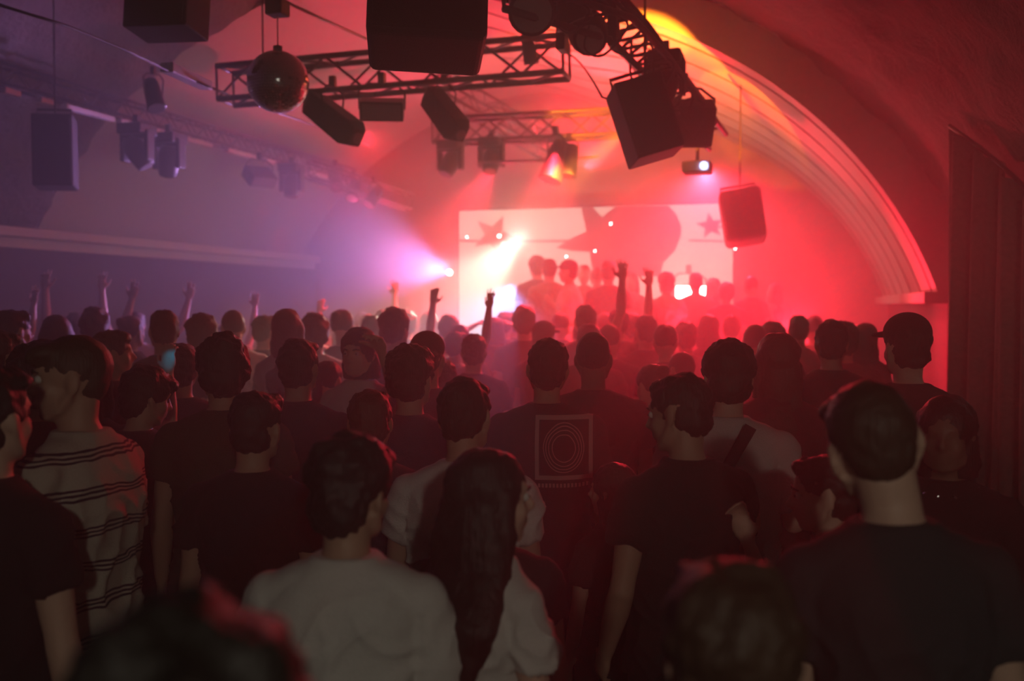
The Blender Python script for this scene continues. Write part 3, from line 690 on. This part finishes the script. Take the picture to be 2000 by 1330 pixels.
        for sx in (-1, 1): h.tube([hd((sx*.066, .0, .03)), hd((sx*.082, -.005, -.07)), hd((sx*.088, -.01, -.15))], [.03, .034, .02], 10)
    elif hair == 'bob':
        h.ell(hd((0, -.022, .036)), (.091, .104, .096), rot_h, 20, 14); h.tube([hd((0, -.03, .0)), hd((0, -.038, -.07)), hd((0, -.04, -.13))], [(.078, .092), (.080, .100), (.066, .094)], 20, ref=(0, 1, 0)); hn = .006
    elif hair == 'bun': h.ell(hd((0, -.018, .034)), (.082, .099, .092), rot_h, 20, 14); h.ell(hd((0, -.11, .075)), .038); hn = .004
    elif hair == 'tail':
        h.ell(hd((0, -.018, .034)), (.083, .100, .093), rot_h, 20, 14); h.ell(hd((0, -.112, .04)), .026)
        h.tube([hd((0, -.115, .04)), hd((0, -.145, -.03)), hd((0, -.135, -.12)), hd((0, -.12, -.2))], [.022, .032, .028, .012], 12); hn = .005
    # warp: lean from the hips
    lp, lr = R(lean[0]), R(lean[1])
    def warp(mb_):
        if not (lp or lr): return mb_
        q = []
        for v in mb_.v:
            t = min(max((v[2]-.88)/.35, 0), 1); t = t*t*(3-2*t)
            rm = Matrix.Rotation(-lp*t, 3, 'X') @ Matrix.Rotation(lr*t, 3, 'Y'); p0 = Vector((0, 0, .92)); q.append(tuple(p0+rm@(Vector(v)-p0)) if t > 0 else v)
        mb_.v = q; return mb_
    for m_ in (b, sl, tr, h): warp(m_)
    def scl(me):
        me.transform(Matrix.Scale(sc, 4)); return me
    sk = random.Random(int(x*991+y*77)).random()*50
    body = bpy.data.objects.new('person', scl(remesh(b, 'person', vh or vox, 2))); C.objects.link(body); body.data.materials.append(M[skin])
    body.location = (x, y, zf); body.rotation_euler = (0, 0, AX+R(face)); tag(body, label, 'person', group)
    def fold(p, n_):
        q = Vector((p.x*7+sk, p.y*7, p.z*2.6)); a_ = noise.noise(q)
        q2 = Vector(((p.x+p.z*.7)*11, p.y*9+sk, (p.z-p.x*.6)*6)); r_ = 1-abs(noise.noise(q2))*2.2
        r3 = 1-abs(noise.noise(Vector(((p.x-p.z*.9)*8+5, p.y*8, (p.z+p.x*.9)*4+sk))))*2.4
        low = min(max((1.46-p.z)/.16, .08), 1)
        return (.009*a_ + .014*max(0, r_)**2 + .013*max(0, r3)**2-.003)*folds*low
    nm = {0: 'vest'}.get(sleeve, 'shirt')
    so = bpy.data.objects.new(nm, scl(remesh(sl, nm, vox*.95, 3, fold))); C.objects.link(so); so.parent = body; so.data.materials.append(M[top])
    to = bpy.data.objects.new('trousers', scl(remesh(tr, 'trousers', .018, 2))); C.objects.link(to); to.parent = body; to.data.materials.append(M[bottoms])
    for sx in (-1, 1):
        s2 = MB(); s2.ell((sx*.105, .045, .042), (.050, .135, .042)); s2.ell((sx*.10, -.035, .06), (.044, .055, .055)); s2.box((sx*.104, .03, .01), (.088, .25, .02))
        oo = bpy.data.objects.new('shoe', scl(remesh(s2, 'shoe', .014, 2))); C.objects.link(oo); oo.parent = body; oo.data.materials.append(M['shoe_dark'])
    if h.v:
        def hb(p, n_):
            q = p*hs; return hn*(noise.noise(q+Vector((sk, 0, 0)))*1.2+.5*noise.noise(q*2.3)+.25*noise.noise(q*5))
        ho = bpy.data.objects.new('hair', scl(remesh(h, 'hair', min(vox, .008) if vox < .014 else vox, 1, hb))); C.objects.link(ho); ho.parent = body; ho.data.materials.append(M[haircol])
    def tr_(v):   # warped, scaled point
        t = MB(); t.v = [tuple(v)]; warp(t); return Vector(t.v[0])*sc
    if eyes:
        for sx in (-1, 1):
            eb = MB(); eb.ell((0, 0, 0), .0115*sc); eo = eb.build('eye', M['tee_white'], body, True); eo.location = tr_(hd((sx*.030, .0735, .008)))
            ib = MB(); ib.ell(rot_h@Vector((0, .0085, 0))*sc, .0055*sc); ib.build('iris', M['tee_black'], eo, True)
            wb = MB(); wb.tube([tr_(hd((sx*.014, .0885, .026))), tr_(hd((sx*.030, .087, .031))), tr_(hd((sx*.048, .074, .026)))], [.0035*sc, .004*sc, .002*sc], 8); wb.build('eyebrow', M[haircol], body, True)
    if hat:
        hm = MB(); hm.ell(hd((0, -.014, .058)), (.086, .105, .082), rot_h, 20, 12)
        if hat == 'cap': hm.ell(hd((0, .12, .055)), (.070, .075, .010), rot_h@Matrix.Rotation(-.15, 3, 'X'))
        if hat == 'back': hm.ell(hd((0, -.14, .03)), (.070, .07, .010), rot_h@Matrix.Rotation(.2, 3, 'X'))
        warp(hm); oo = bpy.data.objects.new('cap', scl(remesh(hm, 'cap', .007, 2))); C.objects.link(oo); oo.parent = body; oo.data.materials.append(M['tee_black'])
    if beads:
        bm_ = MB()
        for i in range(26):
            t = 2*pi*i/26; q = (.095*cos(t), -.01+.085*sin(t), 1.478-.03*abs(sin(t))-.02*(i % 2))
            bm_.ell(q, (.010, .006, .012), Euler((i*1.3, i*.7, i)).to_matrix(), 6, 4)
        warp(bm_); oo = bpy.data.objects.new('necklace', scl(bm_.mesh('necklace', False))); C.objects.link(oo); oo.parent = body; oo.data.materials.append(M['mirror'])
    if bag:    # strap across the back from the shoulder at +x down to the other hip
        sm_ = MB(); pts_ = []
        for i in range(17):
            t = i/16; zz = 1.475-.52*t; xx = .10-.27*t
            yy = -(.140 if .08 < t < .9 else .128)+.03*abs(xx)/.17-.012*sin(t*pi); pts_.append((xx, yy-.006, zz))
        sm_.tube(pts_, [(.006, .021)]*17, 8, ref=(0, 1, 0)); warp(sm_)
        oo = bpy.data.objects.new('bag_strap', scl(sm_.mesh('bag_strap', True))); C.objects.link(oo); oo.parent = body; oo.data.materials.append(M['tee_black'])
    body['_h'] = 0; del body['_h']
    return body, {s_: [tr_(q) for q in S_[s_][:3]] for s_ in S_}
def by_top(px, py, zc, zf=0):
    q = P(px, py, zc); return q.x, q.y, zf, q.z-zf
SPOTS = []
def free(px, py, zc, zf=0, lim=1.0, gap=.44):
    best = None
    for i in range(int(lim/.06)*2+1):
        z_ = zc+(.06*((i+1)//2))*(1 if i % 2 else -1)
        q = P(px, py, z_); d = min([sqrt((q.x-a_)**2+(q.y-b_)**2) for a_, b_ in SPOTS] or [9])
        if best is None or d > best[0]+1e-6: best = (d, z_)
        if d >= gap: break
    z_ = best[1]; q = P(px, py, z_); SPOTS.append((q.x, q.y)); return z_
def put(px, py, zc, label, zf=0, **k):
    if k.pop('lock', False): q = P(px, py, zc); SPOTS.append((q.x, q.y))
    else: zc = free(px, py, zc, zf, .3+.2*zc if zc > 2.4 else .1)
    x, y, zf, H = by_top(px, py, zc, zf)
    return person(x, y, zf, H, label=label, **k)

NV = .0075
# --- people close to the viewer
put(1768, 722, 1.80, 'person with cropped hair, bare neck and dark crew neck, biggest figure near the curtain', face=-6, head=(2, -6, -13), lean=(0, -2), hair='fade', haircol='hair_brown', skin='skin_pale', top='tee_charcoal', vox=NV, wide=.90, folds=.7, eyes=True)
put(676, 846, 2.05, 'person with a thick dark mop of hair and plain white T-shirt seen from behind', face=-4, head=(-22, -8, 2), hair='mop', skin='skin_tan', top='tee_white', vox=NV, sleeve=.75, wide=1.0, folds=1.0, eyes=True)
put(950, 868, 2.1, 'person with very long dark wavy hair over a white T-shirt, beside the mop-haired one', face=-42, head=(-26, 0, 0), hair='longfull', skin='skin_pale', top='tee_white', fem=True, vox=NV, wide=.86, folds=1.3, eyes=True, arms=('slack', 'down'))
put(945, 884, 2.52, 'person in a black T-shirt whose bare arm hangs lit beside the long-haired one', lock=True, face=6, head=(0, -6, 0), hair='short', skin='skin_tan', top='tee_black', vox=NV, sleeve=.42, arms=('slack', 'down'))
put(1425, 1092, 1.2, 'person very near with blurred brown hair, only the crown of the head showing', face=0, head=(0, 4, 0), hair='mop', haircol='hair_brown', skin='skin_pale', top='tee_charcoal', fem=True, vox=.009)
put(372, 1185, .70, 'person nearest of all, blurred black head filling the lower corner', face=10, head=(0, 0, 0), hair='curly', haircol='hair_dark', skin='skin_tan', top='tee_black', vox=.009)
# --- second row
put(150, 642, 2.75, 'person in profile in cream T-shirt with dark stripes', face=78, head=(36, -3, 0), hair='fade', haircol='hair_brown', skin='skin_tan', top='striped', vox=NV, sleeve=.7, eyes=True, folds=.8)
put(-28, 705, 2.6, 'person cut by the side of the view, neck and shoulder beside the striped one', face=-20, head=(0, 0, 0), hair='short', top='tee_black', vox=.011)
put(492, 756, 3.0, 'person with round dark hair, bare lit neck and black crew neck T-shirt', face=-6, head=(-6, -4, 3), hair='short', haircol='hair_dark', skin='skin_tan', top='tee_black', vox=.009)
put(1342, 720, 2.9, 'person in black T-shirt looking down to one side with a bare arm lit', face=22, head=(34, -14, 0), hair='short', haircol='hair_dark', skin='skin_tan', top='tee_black', vox=NV, arms=('slack', 'cup'), sleeve=.5, eyes=True)
put(905, 730, 2.9, 'person with smooth dark hair and a white T-shirt showing at both shoulders', face=-2, head=(-14, -12, 0), hair='short', haircol='hair_dark', skin='skin_tan', top='tee_white', vox=.009, folds=1.1)
put(1068, 655, 4.0, 'person wearing a black T-shirt with square frame and oval ring print on its back', face=-6, head=(4, 0, 2), hair='short', skin='skin_tan', top='printed', vox=.009, sleeve=.8, wide=1.05, folds=.35)
put(1159, 641, 4.25, 'broad-shouldered person close beside the one with the printed back, neck clearly outlined', face=-4, head=(-6, -2, 0), hair='buzz', skin='skin_brown', top='tee_black', vox=.009, wide=1.12)
put(1422, 662, 3.5, 'person in a pale grey T-shirt with a dark bag strap across the back', face=-22, head=(14, -10, 0), hair='mop', top='tee_grey', vox=.009, wide=1.08, bag=True, arms=('down', 'cup'), sleeve=.75, folds=.7)
put(1520, 646, 4.2, 'person with long straight hair behind the shoulder of the one with the bag strap', face=-14, head=(20, 0, 0), hair='long', haircol='hair_brown', top='tee_wine', fem=True, vox=.010)
put(1625, 880, 2.6, 'person mostly hidden behind the cropped-haired one, raising a hand in front of the chest', face=70, head=(10, -6, 0), hair='short', skin='skin_pale', top='tee_wine', fem=True, vox=.009, arms=('down', ((.1, .55, -.55), (-.05, .35, 1), (-1, 0, 0), .5, .05)), eyes=True)
put(1850, 768, 2.9, 'person in a dark jacket and glinting necklace beyond the cropped-haired one', face=150, hair='bob', haircol='hair_dark', top='tee_black', skin='skin_brown', vox=.010, sleeve=2, beads=True)
put(1775, 610, 4.0, 'dark person wearing a cap, standing in front of the curtain', face=4, head=(6, -2, 0), hair='short', top='tee_black', vox=.010, hat='cap', sleeve=2)
put(1625, 620, 5.3, 'faint tall person in the red haze between the long straight hair and the cap', face=0, head=(-14, 0, 0), hair='short', top='tee_black', vox=.011, arms=('down', 'cup'))
put(435, 652, 3.6, 'person with curly dark hair standing beyond the round-haired one in black', face=10, head=(10, 0, 0), hair='curly', skin='skin_tan', top='tee_olive', vox=.009)
put(581, 655, 4.1, 'person with smooth round dark head, red rim of light around it', face=-5, hair='short', skin='skin_tan', top='tee_black', vox=.010)
put(702, 636, 5.0, 'person facing the viewer with a bluish lit face framed by wide hair', face=172, head=(-8, -4, 0), hair='bob', haircol='hair_brown', skin='skin_pale', top='tee_grey', fem=True, vox=.009, arms=('phone', 'front'), eyes=True, vh=.007)
put(722, 755, 3.3, 'short person with dark hair directly behind the mop-haired one in white', face=4, hair='short', haircol='hair_brown', skin='skin_tan', top='tee_black', vox=.010)
put(800, 673, 3.8, 'person with full dark hair, taller of the pair touching heads near the centre', face=-10, head=(-10, -6, 0), hair='curly', skin='skin_tan', top='tee_navy', vox=.010)
put(834, 646, 4.7, 'person with a flat topped dark head seen above the pair near the centre', face=0, hair='fade', skin='skin_tan', top='tee_black', vox=.010, hat='back')
put(866, 700, 4.1, 'person with a low dark head edged in red, tucked beside the smooth-haired one in white', face=6, hair='short', skin='skin_tan', top='tee_black', fem=True, vox=.010)
put(925, 648, 6.3, 'person with a tall narrow dark head in the purple haze below the raised hand', face=0, hair='short', top='tee_black', vox=.011)
put(1334, 682, 5.8, 'person with a bright red rimmed small head between two darker ones', face=10, head=(20, -8, 0), hair='buzz', skin='skin_tan', top='tee_wine', vox=.011)
put(1278, 706, 4.9, 'short person, low dim head beside the broad shoulders', face=20, head=(10, -8, 0), hair='bun', haircol='hair_brown', top='tee_black', fem=True, vox=.011)
put(270, 712, 3.5, 'person with a red lit shoulder and bowed dark head behind the striped one', face=-30, head=(-20, -16, 0), hair='mop', skin='skin_tan', top='tee_wine', vox=.010, arms=('down', 'front'))
put(352, 665, 4.6, 'dark headed person just beyond the cyan lit hand', face=20, hair='short', skin='skin_tan', top='tee_black', vox=.011)
put(215, 640, 5.1, 'person with dark hair close behind the striped one, red light on the cheek', face=-40, head=(-20, 0, 0), hair='short', skin='skin_tan', top='tee_black', vox=.011)
bd, hp_ = put(172, 692, 4.2, 'person behind the striped one whose raised hand is lit bright cyan', lock=True, face=-8, hair='long', skin='skin_pale', top='tee_navy', fem=True, vox=.011, vh=.008, arms=('down', ((.25, .6, .08), (-.1, .15, 1), (0, 1, 0), .5, .02)))
CYAN_HAND = bd.matrix_basis @ hp_[1][2]
BLUE_HAND = P(625, 730, 4.5)
put(75, 668, 3.6, 'person with a dark head just beyond the face of the striped one', face=-10, hair='curly', skin='skin_tan', top='tee_black', vox=.011)
put(-5, 640, 4.6, 'person at the dark side of the crowd, nearest the side wall', face=-30, hair='short', skin='skin_tan', top='tee_black', vox=.012)
bd2, hp2 = put(640, 700, 4.6, 'person holding up a bluish lit hand beside the round dark head', face=-20, hair='tail', skin='skin_pale', top='tee_black', fem=True, vox=.011, arms=('front', 'cup'))
BLUE_HAND = bd2.matrix_basis @ hp2[1][2]
0 and put(785, 760, 3.2, 'low dark person wedged between the short one and the smooth-haired one', face=10, hair='bob', top='tee_black', fem=True, vox=.011)
put(1200, 900, 3.1, 'very short person in black below the broad shoulders, face turned aside', face=30, head=(30, 0, 0), hair='bob', top='tee_black', fem=True, vox=.011)

# --- crowd deeper in the haze: a few masters copied with their parts
MAST = {}
HANDS = {}
def master(key, **k):
    MAST[key], HANDS[key] = person(0, 0, 0, 1.77, label='x', vox=.016, vh=.010, **k)
master('plain', arms=('down', 'down'), hair='short')
master('curly', arms=('front', 'down'), hair='curly')
master('bun', arms=('down', 'front'), hair='bun', fem=True)
master('long', arms=('down', 'down'), hair='long', fem=True)
master('cap', arms=('down', 'cup'), hair='short', hat='cap')
master('buzz', arms=('down', 'down'), hair='buzz', wide=1.06)
master('one_up', arms=('down', 'up'), hair='short')
master('both_up', arms=('up', 'upwide'), hair='short')
master('point', arms=('point', 'down'), hair='short')
master('hands_on_head', arms=('head', 'head'), hair='bob', fem=True)
used = set(); TOPS = ['tee_black', 'tee_navy', 'tee_wine', 'tee_charcoal', 'tee_grey', 'tee_olive', 'tee_beige']
cr = random.Random(11)
def far(key, px, py, zc, label, zf=0, face=0, group=None, H=None, key_free=True, col=None):
    if key_free: zc = free(px, py, zc, zf, 2.2 if group else 1.2, .54)
    q = P(px, py, zc)
    H_ = H or (q.z-zf); s_ = H_/1.77
    o = MAST[key]
    if key in used: o = copy_tree(o)
    used.add(key)
    o.location = (q.x, q.y, zf); o.scale = (s_, s_, s_); o.rotation_euler = (0, 0, AX+R(face))
    for ch in o.children:
        if ch.name.startswith('shirt'):
            ch.material_slots[0].link = 'OBJECT'; ch.material_slots[0].material = M[col or cr.choice(TOPS)]
    if 'group' in o: del o['group']
    tag(o, label, 'person', group); return o
# on the stage, dark against the bright screen
for (k, px, py, zc, lb, fc) in (
    ('curly', 1049, 499, 12.4, 'silhouetted person on stage, first in the row from the large star', 10),
    ('plain', 1073, 503, 12.0, 'silhouetted person on stage directly beside the one wearing a cap', 0),
    ('cap', 1112, 507, 11.6, 'silhouetted person on stage wearing a cap with its peak turned towards the large star', 75),
    ('bun', 1141, 514, 12.6, 'small orange edged person on stage between the cap and the tallest of the row', 175),
    ('buzz', 1166, 519, 12.2, 'silhouetted person on stage, low head just before the tallest of the row', 5),
    ('plain', 1188, 507, 11.8, 'silhouetted person on stage, tallest of the row beside the first raised hand', -8),
    ('long', 1234, 530, 12.6, 'yellow lit person on stage between the two raised hands', 160),
    ('curly', 1302, 531, 10.9, 'silhouetted person on stage with bushy hair in front of the brightest white glow', 20),
    ('plain', 1359, 530, 11.6, 'silhouetted person on stage with a slim neck standing alone in the white glow', 0),
    ('long', 1394, 541, 12.2, 'silhouetted person on stage just beyond the slim-necked one', 12),
    ('curly', 1420, 551, 10.8, 'silhouetted person on stage with a large round head under the small star', -10),
    ('bun', 1467, 536, 11.2, 'red hazed person on stage below the hazed loudspeaker', -6),
    ('long', 1515, 550, 11.4, 'faintest person on stage, furthest towards the curtain side', 8)):
    far(k, px, py, zc, lb, ST, fc)
def hand_at(key, hx, hy, zc, label, zf=0, face=0, side=1, group=None):
    """a person sized so that the raised hand reaches the given height"""
    side = -1 if key == 'point' else 1
    w_ = HANDS[key][side][2]; fo = (w_-HANDS[key][side][1]).normalized(); tip = w_+fo*.17
    bst = None
    for i in range(31):
        z_ = zc+(.06*((i+1)//2))*(1 if i % 2 else -1); q = P(hx, hy, z_); s_ = (q.z-zf)/tip.z; off = Matrix.Rotation(AX+R(face), 3, 'Z')@(tip*s_)
        d = min([sqrt((q.x-off.x-a_)**2+(q.y-off.y-b_)**2) for a_, b_ in SPOTS] or [9])
        if bst is None or d > bst[0]+1e-6: bst = (d, z_)
        if d > .44: break
    q = P(hx, hy, bst[1]); s_ = (q.z-zf)/tip.z; off = Matrix.Rotation(AX+R(face), 3, 'Z')@(tip*s_); SPOTS.append((q.x-off.x, q.y-off.y))
    o = far(key, 0, 0, 9, label, zf, face, group, H=1.77*s_, key_free=False); o.location = (q.x-off.x, q.y-off.y, zf); return o
hand_at('one_up', 1217, 503, 8.0, 'person in the red crowd with one arm up between screen and stage row')
hand_at('one_up', 1268, 519, 8.6, 'person in the red crowd with two spread fingers raised before the white glow', face=10)
hand_at('point', 850, 557, 8.3, 'person with a straight raised arm and open hand in the blue haze')
hand_at('one_up', 960, 562, 7.9, 'person whose raised arm bends towards the white beam', face=-40)
far('curly', 877, 615, 8.6, 'round headed person in the blue haze between the two raised hands', 0, 0)
far('hands_on_head', 966, 617, 8.6, 'bluish person holding both hands at the head beside the messy haired one', 0, 10)
far('curly', 1024, 597, 8.2, 'person with messy hair standing tall against the cyan glow', 0, -6)
far('cap', 1061, 626, 8.0, 'person with a flat cap shape in front of the cyan glow', 0, -30)
far('plain', 1135, 628, 8.2, 'person with a pinkish round head beside the flat cap', 0, 5)
# near the side wall under the cornice, dim red outlines
for (hx, hy, zc, k, fc, lb) in ((70, 556, 8.0, 'one_up', -20, 'dim person by the side wall with one arm up at its darkest end'), (268, 545, 8.4, 'both_up', 0, 'dim person by the side wall with both arms up, first of two'),
                    (378, 548, 8.9, 'both_up', 10, 'dim person by the side wall with both arms up, the one nearer the stage'), (500, 566, 9.3, 'one_up', 0, 'dim person by the side wall with a single bent arm up'),
                    (628, 580, 9.6, 'point', 0, 'dim person in purple haze with a thin raised arm'), (772, 545, 10.2, 'one_up', 10, 'faint person with an arm up beside the blue lamp glow')):
    hand_at(k, hx, hy, zc, lb, face=fc)
# haze crowd on the floor, heads overlapping below the horizon
G1 = 'dim crowd heads along the side wall'; G2 = 'hazy heads in the middle of the floor'; G3 = 'red hazed heads before the stage'
ks = ['plain', 'curly', 'bun', 'long', 'buzz', 'plain', 'curly']
for i, px in enumerate((20, 110, 185, 255, 320, 395, 455, 515, 560, 615, 668, 725, 770)):
    zc = 5.6+.9*((i*5) % 4)/3+px*.0012; py = 600+14*((i*3) % 3)+12*((i*7) % 2)
    far(ks[(i*3) % 7], px, py, zc, 'dim person in the dark crowd near the side wall, faint red edge on the hair', 0, cr.uniform(-35, 35), G1)
for i, px in enumerate((610, 655, 705, 750, 795, 838, 985, 1005, 1095, 1180, 1215)):
    zc = 8.6+1.2*((i*5) % 4)/3; py = 606+8*((i*3) % 3)
    far(ks[(i*2) % 7], px, py, zc, 'hazy person deep in the crowd on the floor under the blue and purple light', 0, cr.uniform(-20, 20), G2)
for i, px in enumerate((1150, 1190, 1235, 1262, 1300, 1340, 1385, 1430, 1475, 1510, 1560, 1590, 1650, 1690)):
    zc = 6.6+2.4*((i*5) % 4)/3; py = 612+12*((i*3) % 3)+(16 if zc < 7.5 else 0)
    far(ks[(i*4) % 7], px, py, zc, 'red hazed person in the crowd on the floor before the stage', 0, cr.uniform(-20, 20), G3)
# ------------------------------------------------------------------ light
RED = (1, .020, .045)
light('SPOT', LB+Vector((0, 0, -.07)), 66, (1, .92, .72), .05, P(1000, 1500, 3), 110, .8, 'bar_light')
light('POINT', WL, 3.0, (.9, 1, .85), .03, name='wall_light')
light('SPOT', P(1085, 300, 10.1), 2400, RED, .06, (-2.4, 8.0, 0), 66, .8, 'red_wash')
light('SPOT', P(1380, 330, 12.5), 5000, RED, .06, (-.9, 9.3, .3), 80, .9, 'red_wash')
light('SPOT', P(960, 330, 10.5), 2800, RED, .06, (-4.3, 8.4, .3), 60, .8, 'red_wash')
light('SPOT', P(1150, 330, 12.5), 1500, (1, .02, .035), .06, (-2.0, 11.0, 5.0), 110, .9, 'red_uplight')
for x_, e_, ax_ in ((-.9, 1100, -.9), (-2.2, 1300, -2.3), (-4.1, 500, -3.0)):
    light('SPOT', (x_, 10.75, ST+.35), e_, RED, .06, (ax_, 10.3, 4.4), 84, .9, 'red_glow_helper')  # low red lamps added behind the crowd so haze and vault glow
light('SPOT', (-4.6, 11.2, 1.0), 1600, (1, .03, .07), .06, (-5.0, 13.6, 4.0), 62, .9, 'red_glow_helper')  # unseen red lamp added to brighten the vault in the stage corner
light('SPOT', (-5.0, 13.6, 1.2), 1600, (1, .03, .09), .06, (-4.2, 11.5, 4.6), 90, .9, 'red_glow_helper')  # another unseen lamp added to redden the ceiling left of centre
light('SPOT', P(1545, 650, 10.5), 550, RED, .06, (1.1, 6.5, 2.4), 90, .9, 'red_side_helper')  # added out of sight behind the crowd to redden the right side
light('SPOT', P(720, 262, 12.4), 150, RED, .06, (-3.4, 8.4, .6), 92, .9, 'red_wash')
for a_, b_ in ((545, 400), (615, 440)):
    light('SPOT', P(735, 392, 12.6), 260, (1, .10, .25), .03, P(a_, b_, 14.4), 7, .5, 'pink_streak')
OS = P(1270, 262, 7.4)
for (px, py, Y_, an, e_) in ((1250, 140, 10.3, 40, 5000), (1300, 80, 9.5, 12, 3500), (1430, 225, 10.3, 20, 4500)):
    light('SPOT', OS, e_, (1, .20, .01), .02, on_plane(px, py, Y_), an, .15, 'orange_spot')
light('SPOT', (-2.9, 11.6, 4.2), 900, (1, .03, .06), .06, (-3.1, 15, 3.5), 100, .9, 'red_wall_helper')  # added without a fixture to brighten the back wall above the screen
light('SPOT', P(1215, 262, 9.3), 6500, (1, .28, .03), .05, P(1010, 430, 10.5), 30, .6, 'orange_beam')
light('SPOT', P(1008, 468, 12.2), 1500, (1, .78, .60), .06, P(810, 700, 9.2), 30, .7, 'white_beam')
light('SPOT', P(878, 532, 12.2), 1700, (.60, .32, 1), .06, P(690, 490, 10.8), 54, .9, 'blue_beam')
light('SPOT', P(1000, 560, 11.5), 600, (.10, .40, 1), .06, P(900, 850, 8.5), 46, .8, 'blue_beam')
light('POINT', P(1345, 570, 13.0), 50, (1, .6, .5), .06, name='stage_lamp')
light('POINT', P(1010, 468, 13.0), 90, (1, .7, .55), .06, name='stage_lamp')
light('POINT', P(872, 512, 12.4), 16, (.85, .75, 1), .06, name='white_glow')
cy = P(640, -160, 3.4)  # pin spots added from above the view to tint hands and a face
light('SPOT', cy, 110, (.0, .5, 1), .02, CYAN_HAND+Vector((0, 0, .05)), 1.9, .3, 'cyan_pin')
light('SPOT', cy, 8, (.15, .30, 1), .02, P(706, 672, 4.95), 3.6, .8, 'blue_pin')
light('SPOT', cy, 10, (.15, .35, 1), .02, BLUE_HAND, 3, .8, 'blue_pin')
